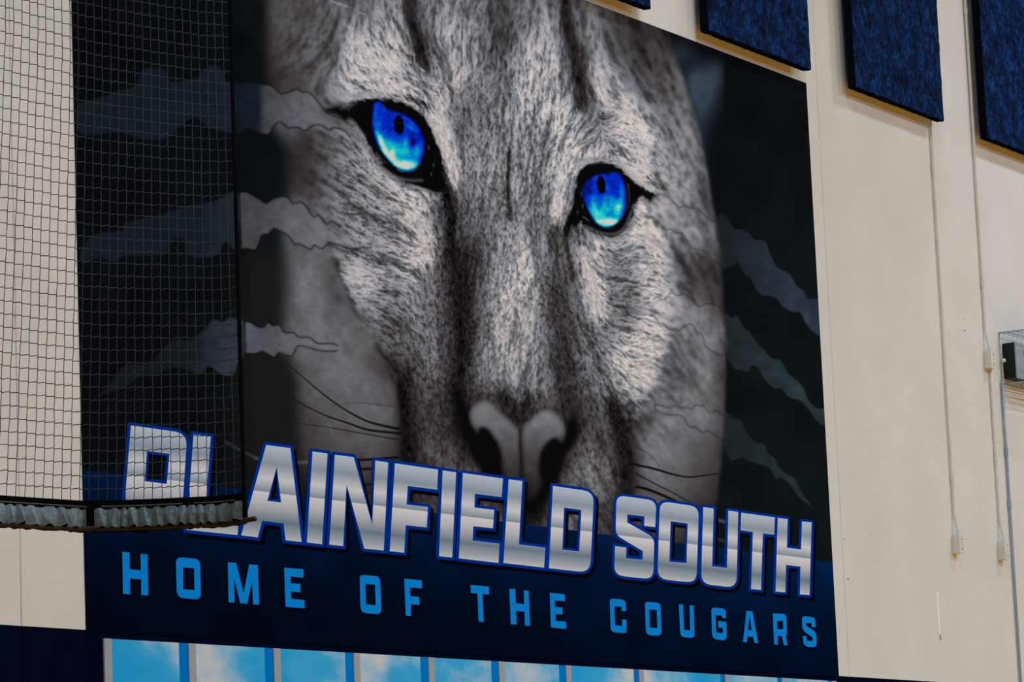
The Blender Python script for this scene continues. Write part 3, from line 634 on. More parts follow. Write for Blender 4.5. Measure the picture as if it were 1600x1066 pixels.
    smk = np.clip(gs(1100, 145, 24, 36) * .9 + gs(1118, 118, 16, 20) * .6 + gs(1085, 125, 16, 26) * .6 + gs(1095, 200, 14, 50) * .4 + gs(1062, 80, 22, 22) * .45, 0, 1) * (1 + .12 * smooth_noise(rng, h, w, 17 * SS))
    smk = smk * np.clip((1136 - X) / 8, 0, 1)
    bg = mix(bg, np.clip(smk, 0, 1)[..., None] * .85, np.array([62, 74, 90], np.float32))
    cols = [((26, 36, 50), (20, 27, 36)), ((40, 50, 64), (20, 27, 35)), ((94, 106, 128), (20, 25, 31)), ((26, 32, 36), (42, 50, 62)), ((30, 35, 40), (38, 50, 54)), ((28, 34, 38), (34, 44, 48))]
    for i, (a, b, dkp) in enumerate(SLASH):
        m = c.poly(spline(dkp, 4), .5)[..., None]
        cl, cr_ = np.array(cols[i][0], np.float32), np.array(cols[i][1], np.float32)
        if i < 3:
            t = np.clip((395 - X) / (110 if i == 2 else 90), 0, 1) ** (.6 if i == 2 else .8)
            if i == 2: t = np.clip(t * 1.05, 0, 1)
        else: t = np.clip((X - 1135) / 100, 0, 1)
        t = t[..., None]
        bg = mix(bg, m, (cl + (cr_ - cl) * t) * (1 + .06 * smooth_noise(rng, h, w, 12 * SS))[..., None])
        if i < 3:
            ln = c.line(spline(dkp, 4), 1.2)[..., None] * np.clip((X - 300) / 60, 0, 1)[..., None]
            bg = mix(bg, ln * .6, np.array([10, 13, 18], np.float32))
    bg = mix(bg, (np.clip((Y - 360) / 60, 0, 1) * np.clip((X - 340) / 60, 0, 1) * (X < 700) * .9), np.array([25, 25, 24], np.float32))
    img = mix(bg, facem[..., None], img)
    ib = blur(img.mean(-1), 2 * SS)
    gx3 = [([372, 402, 414, 450, 500, 545], [(19, 27, 36), (20, 28, 38), (66, 67, 71), (84, 86, 92), (100, 104, 111), (112, 115, 121)]),
           ([372, 400, 420, 450, 500, 575], [(66, 64, 66), (70, 68, 71), (80, 79, 83), (96, 96, 101), (108, 111, 117), (122, 125, 131)]),
           ([380, 405, 430, 450, 490, 530], [(82, 87, 98), (85, 87, 96), (90, 90, 96), (100, 99, 102), (108, 108, 112), (118, 116, 118)])]
    for i in range(3):
        a, b, dkp = SLASH[i]
        m = c.poly(a + b, .4)
        xk, ck = gx3[i]; ck = np.array(ck, np.float32)
        col = np.stack([np.interp(X, xk, ck[:, q]) for q in range(3)], -1)
        tex = (1 + .05 * smooth_noise(rng, h, w, 14 * SS) + .04 * smooth_noise(rng, h, w, 5 * SS))[..., None]
        a_ = m * np.interp(X, [xk[0], xk[3], xk[4], xk[5]], [1, .85, .6, .25])
        img = mix(img, a_, col * tex)
        for e in (a, b):
            e = spline(e, 4, False)
            img = mix(img, blurm(c.line(e, 3), 1.5 * SS) * .4, np.array([16, 16, 17], np.float32))
            img = mix(img, c.line(e, 1.2) * .8, np.array([18, 17, 18], np.float32))
    # light streaks beside the lettering
    for p, w_, k in (([(352, 690), (375, 703), (400, 716)], 3, .35), ([(400, 716), (440, 722), (500, 722)], 4, .5), ([(1118, 812), (1136, 816)], 4, .6), ([(1118, 842), (1134, 846)], 3, .4)):
        img = mix(img, (blurm(c.line(spline(p, 6, False), w_), 1.2 * SS) * k)[..., None], np.array([120, 132, 150], np.float32))
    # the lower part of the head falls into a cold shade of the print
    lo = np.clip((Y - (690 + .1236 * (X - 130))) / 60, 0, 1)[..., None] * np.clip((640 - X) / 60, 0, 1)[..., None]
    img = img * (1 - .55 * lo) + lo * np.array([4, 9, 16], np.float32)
    # ---- navy band
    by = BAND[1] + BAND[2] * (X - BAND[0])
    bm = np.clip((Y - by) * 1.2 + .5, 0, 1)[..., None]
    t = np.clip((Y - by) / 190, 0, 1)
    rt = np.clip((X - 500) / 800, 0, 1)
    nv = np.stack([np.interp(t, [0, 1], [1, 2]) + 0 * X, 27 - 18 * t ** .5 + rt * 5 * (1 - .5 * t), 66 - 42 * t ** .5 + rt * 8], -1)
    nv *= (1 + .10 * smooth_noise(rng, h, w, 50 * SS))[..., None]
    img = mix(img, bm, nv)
    img = np.clip(img, 0, 255)
    return img.reshape(PH, SS, PW, SS, 3).mean((1, 3)) / 255.0

# ------------------------------------------------------------------ the mural: a printed sheet with its lettering
mural = thing('mural', (-3.55, 0, MZ0), 'large cougar face mural with blue eyes, silver school name and blue slogan', 'mural')

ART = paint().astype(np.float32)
def srgb_lin(a): return np.where(a <= .04045, a / 12.92, ((a + .055) / 1.055) ** 2.4)

def build_print():
    ux = np.concatenate([np.arange(111, 398, 1.7), np.arange(398, 1140, 1.0), np.arange(1140, 1309, 1.6)])
    xs = np.array([on_wall((u, 500))[0] for u in ux]); xs = np.clip((xs - xs[0]) / (xs[-1] - xs[0]) * (MX1 - MX0) + MX0, MX0, MX1)
    zs = np.concatenate([np.arange(MZ0, MZ0 + .56, 1 / 150), np.arange(MZ0 + .56, MZ0 + 2.98, 1 / 340), np.arange(MZ0 + 2.98, MZ1, 1 / 110), [MZ1]])
    nx, nz = len(xs), len(zs)
    G = np.zeros((nz, nx, 3)); G[..., 0] = xs[None]; G[..., 1] = -.004; G[..., 2] = zs[:, None]
    u, v = project(G)
    v = np.where(v < PY0 + 4, 2 * (PY0 + 4) - np.maximum(v, PY0 - 130), v)
    fx = np.clip(u - PX0 - .5, 0, PW - 1.01); fy = np.clip(v - PY0 - .5, 0, PH - 1.01)
    ix = fx.astype(int); iy = fy.astype(int); tx = (fx - ix)[..., None]; ty = (fy - iy)[..., None]
    c = (ART[iy, ix] * (1 - tx) + ART[iy, ix + 1] * tx) * (1 - ty) + (ART[iy + 1, ix] * (1 - tx) + ART[iy + 1, ix + 1] * tx) * ty
    c = np.clip(srgb_lin(c) / ILLUM, 0, .97)
    me = bpy.data.meshes.new('print_sheet'); nv = nx * nz; nf = (nx - 1) * (nz - 1)
    # four rim quads give the sheet its thickness
    me.vertices.add(nv + 4)
    rim = np.array([(MX0, -.001, MZ0), (MX1, -.001, MZ0), (MX1, -.001, MZ1), (MX0, -.001, MZ1)])
    me.vertices.foreach_set('co', np.vstack([G.reshape(-1, 3), rim]).astype(np.float32).ravel())
    a = np.arange(nv).reshape(nz, nx)
    q = np.stack([a[:-1, :-1], a[:-1, 1:], a[1:, 1:], a[1:, :-1]], -1).reshape(-1, 4)
    cn = [a[0, 0], a[0, -1], a[-1, -1], a[-1, 0]]
    q = np.vstack([q] + [[[cn[(i + 1) % 4], cn[i], nv + i, nv + (i + 1) % 4]] for i in range(4)])
    me.loops.add(len(q) * 4); me.loops.foreach_set('vertex_index', q.astype(np.int32).ravel())
    me.polygons.add(len(q)); me.polygons.foreach_set('loop_start', np.arange(0, len(q) * 4, 4, dtype=np.int32))
    me.update(calc_edges=True)
    at_ = me.color_attributes.new('print', 'FLOAT_COLOR', 'POINT')
    full = np.ones((nv + 4, 4), np.float32); full[:nv, :3] = c.reshape(-1, 3); full[nv:, :3] = .01
    at_.data.foreach_set('color', full.ravel())
    return me
k = Nodes('printed_vinyl', .6, .02)
vc = k.n('ShaderNodeVertexColor', layer_name='print'); k.color(vc.outputs[0])
nz_ = k.noise(2.2, 4, .5, k.pos()); k.bump(nz_.outputs['Fac'], .004, .6)
add('print_sheet', build_print(), k.m, mural)['label'] = 'grey cougar face with blue eyes and claw slashes on black and navy'

# ---- lettering
def rounded(poly, n=5):
    """polygon corners (x, y[, r]) -> points, rounding corners that carry a radius"""
    out = []; m = len(poly)
    for i, p in enumerate(poly):
        r = p[2] if len(p) > 2 else 0
        P = np.array(p[:2]); A = np.array(poly[i - 1][:2]) - P; B = np.array(poly[(i + 1) % m][:2]) - P
        la, lb = np.linalg.norm(A), np.linalg.norm(B)
        r = min(r, la * .48, lb * .48)
        if r <= 0: out.append(tuple(P)); continue
        a, b = P + A / la * r, P + B / lb * r
        for t in np.linspace(0, 1, n): out.append(tuple(a * (1 - t) ** 2 + 2 * P * .94 * t * (1 - t) + b * t * t + P * .06 * 2 * t * (1 - t)))
    return out

def offset(pts, d):
    """outward offset of a polygon (either winding), mitred with a limit"""
    P = np.array(pts); Q = np.roll(P, -1, 0)
    if np.sum(P[:, 0] * Q[:, 1] - Q[:, 0] * P[:, 1]) < 0: d = -d
    keep = np.linalg.norm(Q - P, axis=1) > 1e-3; P = P[keep]; m = len(P); out = []
    for i in range(m):
        e0 = P[i] - P[i - 1]; e1 = P[(i + 1) % m] - P[i]
        n0 = np.array([e0[1], -e0[0]]) / np.linalg.norm(e0); n1 = np.array([e1[1], -e1[0]]) / np.linalg.norm(e1)
        s = n0 + n1; q = s @ s
        s = s * 2 / max(q, .5)
        out.append(tuple(P[i] + s * d))
    return out

def soften(pts, r):
    return rounded([tuple(p) + (r,) for p in pts], 4)

def plate(rings, y, name, mat, parent):
    W = [[on_wall(p, 0) for p in g] for g in rings]
    V = [Vector((p[0], y, p[2])) for g in W for p in g]
    tris = tessellate_polygon([[Vector((p[0], p[2], 0)) for p in g] for g in W])
    bm = bmesh.new(); bv = [bm.verts.new(v) for v in V]
    for t in tris:
        try: bm.faces.new([bv[i] for i in t])
        except ValueError: pass
    bmesh.ops.recalc_face_normals(bm, faces=bm.faces)
    for f in bm.faces:
        if f.normal.y > 0: f.normal_flip()
    return add(name, bm_mesh(bm), mat, parent)

k = Nodes('silver_ink', .6, .02)
sep = k.n('ShaderNodeSeparateXYZ'); k.l(k.pos(), sep.inputs[0])
LZ0, LZ1 = on_wall((1265, 932))[2], on_wall((203, 664))[2]
mr = k.n('ShaderNodeMapRange'); mr.inputs[1].default_value = LZ1; mr.inputs[2].default_value = LZ0; k.l(sep.outputs[2], mr.inputs[0])
rp = k.ramp([(0, ink((170, 177, 185))), (.10, ink((152, 161, 171))), (.20, ink((126, 138, 150))), (.36, ink((190, 187, 190))), (.43, ink((158, 163, 170))), (.495, ink((118, 129, 141))), (.503, ink((196, 190, 192))), (.62, ink((172, 171, 175))), (.80, ink((99, 114, 127))), (.92, ink((148, 153, 160))), (1, ink((182, 183, 187)))])
k.l(mr.outputs[0], rp.inputs[0]); k.color(rp.outputs[0]); SILVER = k.m
ROYAL = flat_mat('royal_blue_ink', ink((0, 42, 128)), .6, .02, .05, 3)
BLACKINK = flat_mat('black_ink', ink((3, 5, 9)), .6, .02, .05, 3)
SKYBLUE = flat_mat('sky_blue_ink', ink((8, 116, 196)), .6, .02, .05, 5)
DEEPNAVY = flat_mat('deep_navy_ink', ink((1, 3, 12)), .6, .02, .05, 3)

c1, c2, c3, c4, c5, c6, c7 = ((180, 640), 4.845), ((380, 680), 5.328), ((500, 690), 5.33), ((670, 710), 5.3316), ((770, 740), 5.922), ((940, 760), 6.27), ((1080, 770), 5.924)
BIG = [
 ('P', c1, [(108, 122), (535, 182, 95), (498, 745, 90), (205, 706), (194, 884), (50, 864)], [(230, 315), (400, 338), (380, 565), (212, 545)]),
 ('L', c1, [(583, 190), (713, 207), (674, 738), (930, 768), (916, 952), (530, 912)], None),
 ('A', c2, [(180, 84), (382, 110), (475, 892), (342, 877), (325, 737), (147, 715), (110, 853), (-28, 836)], [(268, 266), (305, 563), (190, 549)]),
 ('I', c2, [(566, 138), (691, 155), (645, 910), (519, 895)], None),
 ('N', c3, [(113, 112), (270, 132), (424, 695), (450, 160), (557, 177), (520, 910), (358, 893), (210, 360), (182, 873), (66, 860)], None),
 ('F', c3, [(613, 183), (972, 236), (966, 403), (720, 372), (710, 527), (888, 547), (878, 718), (703, 698), (690, 928), (570, 915)], None),
 ('I', c4, [(105, 136), (217, 152), (184, 862), (74, 850)], None),
 ('E', c4, [(273, 157), (607, 204), (597, 358), (373, 330), (369, 445), (534, 465), (524, 618), (359, 601), (355, 720), (578, 746), (570, 907), (240, 868)], None),
 ('L', c4, [(655, 210), (769, 225), (740, 752), (960, 780), (950, 946), (611, 907)], None),
 ('D', c5, [(545, 117), (925, 171, 100), (890, 921, 110), (508, 878)], [(648, 317), (808, 340), (788, 722), (632, 706)]),
 ('S', c6, [(133, 88, 80), (526, 143, 85), (513, 402), (405, 388), (408, 297), (240, 277), (239, 355), (503, 506, 60), (495, 915, 95), (110, 873, 95), (120, 588), (230, 603), (226, 706), (388, 722), (392, 637), (126, 478, 60)], None),
 ('O', c6, [(560, 145, 90), (942, 203, 90), (917, 950, 100), (535, 908, 100)], [(665, 345), (832, 367), (820, 753), (652, 740)]),
 ('U', c7, [(100, 135), (197, 148), (183, 683), (320, 697), (333, 167), (425, 180), (408, 882, 95), (80, 845, 95)], None),
 ('T', c7, [(452, 187), (764, 230), (757, 391), (652, 378), (635, 901), (544, 893), (560, 365), (446, 350)], None),
 ('H', c7, [(790, 235), (882, 247), (875, 512), (1006, 527), (1015, 267), (1104, 278), (1084, 950), (995, 942), (1001, 686), (868, 671), (860, 924), (770, 916)], None)]
for bi, (ch, (o_, s_), ring, hole) in enumerate(BIG):
    face = rounded(cr(o_, s_, ring)); rings = [face]
    x_ = np.mean([p[0] for p in face]); d = 5.0 - 1.1 * (x_ - 230) / 1000
    out = [soften(offset(face, d), 3.0)]; sh = [[(x + d * 1.1, y + d * 1.3) for x, y in out[0]]]
    if hole:
        hl = cr(o_, s_, hole); rings.append(hl); hi = offset(hl, -d * .8); out.append(hi); sh.append([(x + d * 1.1, y + d * 1.3) for x, y in hi])
    lt_ = plate(rings, -.0075, 'letter', SILVER, mural); lt_['label'] = 'silver capital letter ' + ch + ' with royal blue outline'
    for nm, rr, yy, mt in (('outline', out, -.0063, ROYAL), ('drop_shadow', sh, -.0050, BLACKINK)):
        plate(rr, yy - .0004 * (bi % 2), nm, mt, None).parent = lt_
s1, s2, s3, s4, s5, s6 = ((170, 850), 8.889), ((340, 865), 10.), ((540, 885), 10.), ((720, 900), 8.889), ((930, 920), 9.412), ((1090, 930), 8.)
SMALL = [
 ('H', s1, [(167, 115), (268, 122), (270, 355), (427, 370), (420, 142), (520, 150), (530, 720), (432, 715), (430, 497), (275, 480), (277, 703), (178, 697)], None),
 ('O', s1, [(912, 186, 80), (1245, 212, 85), (1263, 780, 100), (925, 747, 100)], [(1012, 328), (1165, 340), (1172, 645), (1012, 632)]),
 ('M', s2, [(138, 140), (270, 150), (385, 620), (473, 173), (605, 183), (630, 802), (533, 795), (518, 430), (442, 787), (330, 778), (235, 380), (243, 770), (150, 765)], None),
 ('E', s2, [(1018, 225), (1320, 248), (1322, 380), (1118, 362), (1120, 470), (1272, 480), (1275, 608), (1125, 597), (1130, 712), (1338, 732), (1340, 858), (1040, 835)], None),
 ('O', s3, [(198, 135, 65), (517, 160, 80), (540, 754, 85), (213, 730, 105)], [(288, 275), (440, 290), (450, 610), (298, 600)]),
 ('F', s3, [(895, 198), (1170, 222), (1175, 348), (985, 332), (992, 472), (1130, 482), (1132, 605), (998, 597), (1000, 780), (920, 775)], None),
 ('T', s4, [(117, 128), (373, 152), (375, 260), (285, 252), (300, 640), (230, 637), (213, 245), (123, 240)], None),
 ('H', s4, [(657, 182), (740, 187), (747, 382), (863, 395), (857, 203), (925, 210), (945, 695), (873, 690), (868, 500), (750, 487), (757, 677), (677, 675)], None),
 ('E', s4, [(1218, 238), (1427, 258), (1432, 355), (1287, 343), (1290, 435), (1393, 443), (1397, 537), (1297, 530), (1300, 630), (1445, 640), (1448, 738), (1235, 718)], None),
 ('C', s5, [(195, 147, 55), (432, 165, 75), (435, 333), (370, 330), (367, 270), (262, 262), (275, 540), (378, 550), (377, 457), (443, 460), (443, 662, 55), (210, 641, 75)], None),
 ('O', s5, [(712, 194, 50), (942, 211, 65), (961, 698, 75), (728, 683, 75)], [(778, 310), (887, 315), (897, 582), (788, 575)]),
 ('U', s5, [(1213, 232), (1275, 235), (1288, 608), (1380, 615), (1370, 245), (1432, 250), (1443, 730, 60), (1235, 712, 75)], None),
 ('G', s6, [(155, 157, 45), (338, 170, 60), (340, 293), (292, 288), (290, 257), (208, 250), (217, 470), (302, 478), (300, 412), (245, 408), (240, 328), (345, 338), (350, 573, 60), (168, 551, 65)], None),
 ('A', s6, [(597, 198), (672, 203), (742, 603), (695, 598), (678, 527), (610, 520), (603, 593), (552, 588)], [(637, 262), (660, 442), (614, 440)]),
 ('R', s6, [(925, 230), (1092, 240, 50), (1104, 490, 30), (1090, 516), (1110, 632), (1063, 628), (1040, 515), (985, 510), (992, 622), (943, 620)], [(978, 323), (1053, 328), (1057, 430), (982, 428)]),
 ('S', s6, [(1290, 264, 45), (1457, 278, 65), (1462, 405), (1412, 402), (1410, 352), (1338, 350), (1340, 382), (1470, 468, 50), (1475, 659, 55), (1308, 641, 70), (1302, 515), (1347, 515), (1350, 570), (1422, 578), (1422, 530), (1294, 442, 60)], None)]
for ch, (o_, s_), ring, hole in SMALL:
    face = rounded(cr(o_, s_, ring)); rings = [face]; d = 2.6
    sh = [[(x + 2.2, y + 2.6) for x, y in soften(offset(face, .8), 1)]]
    if hole: hl = cr(o_, s_, hole); rings.append(hl); sh.append([(x + 2.2, y + 2.6) for x, y in hl])
    lt_ = plate(rings, -.0075, 'letter', SKYBLUE, mural); lt_['label'] = 'small sky blue capital letter ' + ch
    plate(sh, -.0052, 'drop_shadow', DEEPNAVY, None).parent = lt_

# ------------------------------------------------------------------ printed window graphic below the mural
wg = thing('window_graphic', (-3.5, 0, 1.0), 'printed window graphic of blue sky and clouds under the mural', 'window graphic')
k = Nodes('sky_print', .6, .03)
mp = k.n('ShaderNodeMapping'); mp.inputs['Scale'].default_value = (1, 1, 1.5); k.l(k.pos(), mp.inputs[0])
n1 = k.noise(1.5, 5, .55, mp.outputs[0])
rp = k.ramp([(.36, ink((32, 140, 192))), (.46, ink((58, 148, 190))), (.54, ink((130, 166, 186))), (.63, ink((178, 178, 178)))])
k.l(n1.outputs['Fac'], rp.inputs[0]); k.color(rp.outputs[0]); SKYP = k.m
REVEAL = flat_mat('deep_sky_ink', ink((0, 104, 176)), .6, .02, .12, 2); MULL = flat_mat('grey_mullion', ink((136, 138, 140)), .5, .2, .06, 4)
bars = [-7.001, -6.407, -5.767, -5.123, -4.479, -3.833, -3.176, -2.414, -1.439, -.75, -.1]
for i, x0 in enumerate(bars):
    add('mullion', box_mesh(x0, x0 + .052, -.010, 0, 1.0, 2.672, .002), MULL, wg)
    if i + 1 < len(bars):
        x1 = bars[i + 1]; rv = .065 if i < 6 else .05
        add('sky_pane', box_mesh(x0 + .052, x1 - rv, -.004, 0, 1.0, 2.672), SKYP, wg)
        add('reveal_strip', box_mesh(x1 - rv, x1, -.004, 0, 1.0, 2.672), REVEAL, wg)

# ------------------------------------------------------------------ acoustic panels
k = Nodes('blue_fibre_felt', .95, .1)
mp = k.n('ShaderNodeMapping'); mp.inputs['Scale'].default_value = (1, 1, .85); k.l(k.pos(), mp.inputs[0])
n1 = k.noise(34, 6, .75, mp.outputs[0]); n2 = k.noise(9, 3, .6, k.pos())
mm = k.n('ShaderNodeMix', data_type='FLOAT'); mm.inputs[0].default_value = .38; k.l(n1.outputs['Fac'], mm.inputs[2]); k.l(n2.outputs['Fac'], mm.inputs[3])
rp = k.ramp([(.40, ink((1, 7, 21))), (.5, ink((3, 27, 66))), (.62, ink((18, 64, 122)))])
k.l(mm.outputs[0], rp.inputs[0]); k.color(rp.outputs[0]); k.bump(n1.outputs['Fac'], .03, 1); FELT = k.m
EDGE = flat_mat('shaded_felt_edge', (.003, .005, .010), .95, .02, .3, 60)  # near-black stands in for the unlit look of the panel sides
BATTEN = flat_mat('wood_batten', (.35, .2, .08), .7, .2, .2, 20)

def felt_panel(w_, h_, t_, seed):
    """thick fibre board with a furry, slightly uneven surface"""
    rg = random.Random(seed); bm = bmesh.new()
    nx, nz = 52, 80
    def grid(y, jit):
        return [[bm.verts.new((w_ * i / nx + (rg.uniform(-.004, .004) if i in (0, nx) else 0), y + rg.uniform(-jit, jit), h_ * j / nz + (rg.uniform(-.004, .004) if j in (0, nz) else 0))) for i in range(nx + 1)] for j in range(nz + 1)]
    F, B = grid(-t_, .0022), grid(0, 0)
    for j in range(nz):
        for i in range(nx):
            bm.faces.new((F[j][i], F[j][i + 1], F[j + 1][i + 1], F[j + 1][i]))
            bm.faces.new((B[j][i + 1], B[j][i], B[j + 1][i], B[j + 1][i + 1]))
    me = bm_mesh(bm); bm = bmesh.new()
    # furry sides of the board, a separate mesh for the painted shade
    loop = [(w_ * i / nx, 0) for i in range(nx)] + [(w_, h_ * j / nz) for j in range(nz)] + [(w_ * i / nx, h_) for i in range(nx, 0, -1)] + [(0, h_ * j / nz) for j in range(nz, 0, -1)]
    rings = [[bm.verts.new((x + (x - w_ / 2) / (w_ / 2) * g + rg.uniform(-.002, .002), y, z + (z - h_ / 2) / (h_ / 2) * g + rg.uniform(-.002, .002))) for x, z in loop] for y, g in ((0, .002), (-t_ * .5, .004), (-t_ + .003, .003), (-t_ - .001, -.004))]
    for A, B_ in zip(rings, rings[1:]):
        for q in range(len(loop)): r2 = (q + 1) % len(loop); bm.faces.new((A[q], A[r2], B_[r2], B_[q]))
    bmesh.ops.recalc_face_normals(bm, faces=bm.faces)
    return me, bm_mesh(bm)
for i, (x0, lab) in enumerate(((-3.38, 'blue fibre acoustic panel hanging above the cougar forehead'),
                               (-1.41, 'blue fibre acoustic panel just above the corner of the mural'),
                               (.501, 'blue fibre acoustic panel with conduit running down from under it'),
                               (2.49, 'blue fibre acoustic panel above the wire guarded box'))):
    p = thing('acoustic_panel', (x0 - .012, -.05, 6.33), lab, 'acoustic panel', 'blue acoustic panels on the wall')
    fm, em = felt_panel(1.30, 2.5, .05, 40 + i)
    f = add('felt_board', fm, FELT); f.parent = p
    f = add('shaded_edge', em, EDGE); f.parent = p; f['label'] = 'felt panel sides with shade painted in black'
    for bx in (.25, 1.0):
        b = add('batten', box_mesh(bx, bx + .05, .0, .049, .08, 2.42), BATTEN); b.parent = p

# ------------------------------------------------------------------ conduits and boxes at the side of the mural
PIPE = flat_mat('painted_conduit', ink((184, 179, 168)), .55, .2, .05, 10)
STEEL = flat_mat('galvanised_steel', ink((126, 138, 144)), .4, .5, .12, 14, .3)
BOXM = flat_mat('painted_box', ink((182, 176, 162)), .55, .3, .05, 16)
DARK = flat_mat('dark_hole', ink((30, 28, 26)), .8, .1, .1, 20)
def pipe_x(z, x, r=.0095): return (x, -.004 - r, z)
def conduit(x, z0, z1, label, clips, mat=PIPE, r=.0095, kick=True):
    t = thing('conduit', (x, 0, z0), label, 'conduit', 'wall conduits beside the mural')
    pts = [(x, -.033, z0), (x, -.031, z0 + .03), (x, -.004 - r, z0 + .13)] if kick else [(x, -.004 - r, z0)]
    n = 8
    pts += [(x + .0015 * math.sin(i * 2.1), -.004 - r, z0 + .16 + (z1 - z0 - .16) * i / n) for i in range(n + 1)]
    bm = bmesh.new(); tube(bm, pts, r, 10); add('pipe', bm_mesh(bm, True), mat, t)
    for z in clips:
        bm = bmesh.new(); tube(bm, [(x, -.004 - r, z - .025), (x, -.004 - r, z + .025)], r + .004, 12)
        box(bm, x + r, x + r + .022, -.006, 0, z - .01, z + .01); tube(bm, [(x + r + .013, -.006, z), (x + r + .013, -.009, z)], .004, 8)
        bmesh.ops.recalc_face_normals(bm, faces=bm.faces); add('strap_clip', bm_mesh(bm), mat, t)
    return t
def jbox(xc, z0, z1, label, w=.075, dp=.05, knob=False):
    t = thing('junction_box', (xc, 0, z0), label, 'electrical box', 'electrical boxes on the conduits')
    add('box_body', box_mesh(xc - w / 2, xc + w / 2, -dp, 0, z0, z1, .004), BOXM, t)
    add('cover_plate', box_mesh(xc - w / 2 - .002, xc + w / 2 + .002, -dp - .004, -dp, z0 - .002, z1 + .002, .0015), BOXM, t)
    zc = (z0 + z1) / 2
    for dz in (-.034, .034):
        bm = bmesh.new(); tube(bm, [(xc, -dp - .004, zc + dz), (xc, -dp - .006, zc + dz)], .004, 8); add('screw', bm_mesh(bm), DARK, t)
    for dz in (-.018, .018):
        bm = bmesh.new(); box(bm, xc - .016, xc + .016, -dp - .0055, -dp - .004, zc + dz - .011, zc + dz + .011); add('socket', bm_mesh(bm), BOXM, t)
    bm = bmesh.new(); tube(bm, [(xc, -.033, z1 - .002), (xc, -.033, z1 + .022)], .018, 12); add('connector', bm_mesh(bm), PIPE, t)
    return t
conduit(1.772, 3.645, 6.60, 'cream conduit dropping from the acoustic panel to a lone wall box', (4.02, 6.02))
jbox(1.772, 3.525, 3.645, 'cream electrical box ending the conduit under the acoustic panel')
conduit(2.448, 4.90, 8.6, 'long cream conduit feeding the box next to the wire guard', (5.35, 7.2))
jbox(2.458, 4.785, 4.900, 'cream electrical box beside the wire guard', knob=True)
conduit(2.49, 3.645, 4.785, 'short cream conduit linking the two stacked electrical boxes', (4.2,))
jbox(2.49, 3.525, 3.645, 'cream electrical box below the wire guard, lower end of its conduit')
conduit(2.668, 1.2, 4.72, 'thin grey steel conduit running down from the wire guard', (3.9, 4.25), STEEL, .009, False)

# ------------------------------------------------------------------ guarded wall unit at the right
gx0, gx1, gz0, gz1, gd = 2.690, 3.30, 4.705, 5.05, .25
dv = thing('wall_speaker', (2.95, 0, 4.74), 'grey fronted black wall unit inside the wire guard', 'wall speaker')
add('housing', box_mesh(2.735, 3.26, -.09, -.002, 4.745, 4.985, .006), flat_mat('black_housing', ink((9, 12, 15)), .5, .3, .1, 8), dv)
add('front_bezel', box_mesh(2.732, 3.263, -.10, -.089, 4.742, 4.988, .004), flat_mat('grey_bezel', ink((128, 134, 138)), .5, .3, .05, 8), dv)
add('grille', box_mesh(2.86, 3.20, -.104, -.099, 4.79, 4.94, .002), flat_mat('dark_grille', ink((84, 90, 92)), .6, .3, .2, 60), dv)
for q in range(9):
    add('grille_slat', box_mesh(2.865, 3.195, -.107, -.1035, 4.797 + q * .016, 4.804 + q * .016), flat_mat('slat', ink((104, 110, 112)), .5, .3, .05, 8), dv)
wgd = thing('wire_guard', (3.0, 0, gz0), 'steel wire guard cage around the wall unit', 'wire guard')
def wire(pts, r, nm='wire'): add(nm, tube_mesh(pts, r, 6), STEEL, wgd)
for z in (gz0, gz1): wire([(gx0, 0, z), (gx0, -gd, z), (gx1, -gd, z), (gx1, 0, z)], .0055, 'frame_wire')
for x in (gx0, gx1): wire([(x, -gd, gz0), (x, -gd, gz1)], .0055, 'frame_wire'); wire([(x, -.003, gz0), (x, -.003, gz1)], .0055, 'frame_wire')
for i in range(1, 8):
    x = gx0 + (gx1 - gx0) * i / 8
    wire([(x, 0, gz1), (x, -gd, gz1), (x, -gd, gz0), (x, 0, gz0)], .0028)
for y in (-.06, -.12, -.18): wire([(gx0, y, gz1), (gx1, y, gz1)], .0028); wire([(gx0, y, gz0), (gx1, y, gz0)], .0028)
wire([(gx0, -gd, (gz0 + gz1) / 2), (gx1, -gd, (gz0 + gz1) / 2)], .0028)
bm = bmesh.new(); bmesh.ops.create_uvsphere(bm, u_segments=12, v_segments=8, radius=.014, matrix=Matrix.Translation((gx0 - .006, -.03, 4.862)))
add('latch_knob', bm_mesh(bm, True), BOXM, wgd)

# ------------------------------------------------------------------ small marks on the wall
bm = bmesh.new()
prof = [(1.452, 3.268), (1.482, 3.270), (1.480, 3.10), (1.484, 3.02), (1.476, 3.004), (1.468, 3.012), (1.456, 2.998), (1.453, 3.10)]
fv = [bm.verts.new((x, -.0015, z)) for x, z in prof]; bvs = [bm.verts.new((x, -.0001, z)) for x, z in prof]
bm.faces.new(fv); 
for i in range(len(prof)): j = (i + 1) % len(prof); bm.faces.new((fv[j], fv[i], bvs[i], bvs[j]))
bmesh.ops.recalc_face_normals(bm, faces=bm.faces)
tp = tag(add('tape_strip', bm_mesh(bm), flat_mat('white_tape', ink((206, 202, 196)), .6, .2, .03, 9)), 'narrow strip of white tape stuck upright on the cream wall', 'tape')
bm = bmesh.new(); vs = [bm.verts.new((x, -.0022, z)) for x, z in ((1.462, 2.998), (1.476, 2.999), (1.487, 2.972), (1.476, 2.965))]; bm.faces.new(vs[::-1])
c_ = add('torn_end', bm_mesh(bm), flat_mat('brown_glue', ink((120, 108, 90)), .7, .2, .1, 60), tp)
for q, (px_, py_, r) in enumerate(((1507, 517, .006), (1506, 497, .004), (1509, 499, .003), (1535, 540, .004), (1510, 843, .004), (1320, 842, .005), (1325, 905, .007))):
    w_ = on_wall((px_, py_)); bm = bmesh.new(); tube(bm, [(w_[0], .004, w_[2]), (w_[0], -.0004, w_[2])], r, 10)
    add('screw_hole', bm_mesh(bm), DARK, wall)

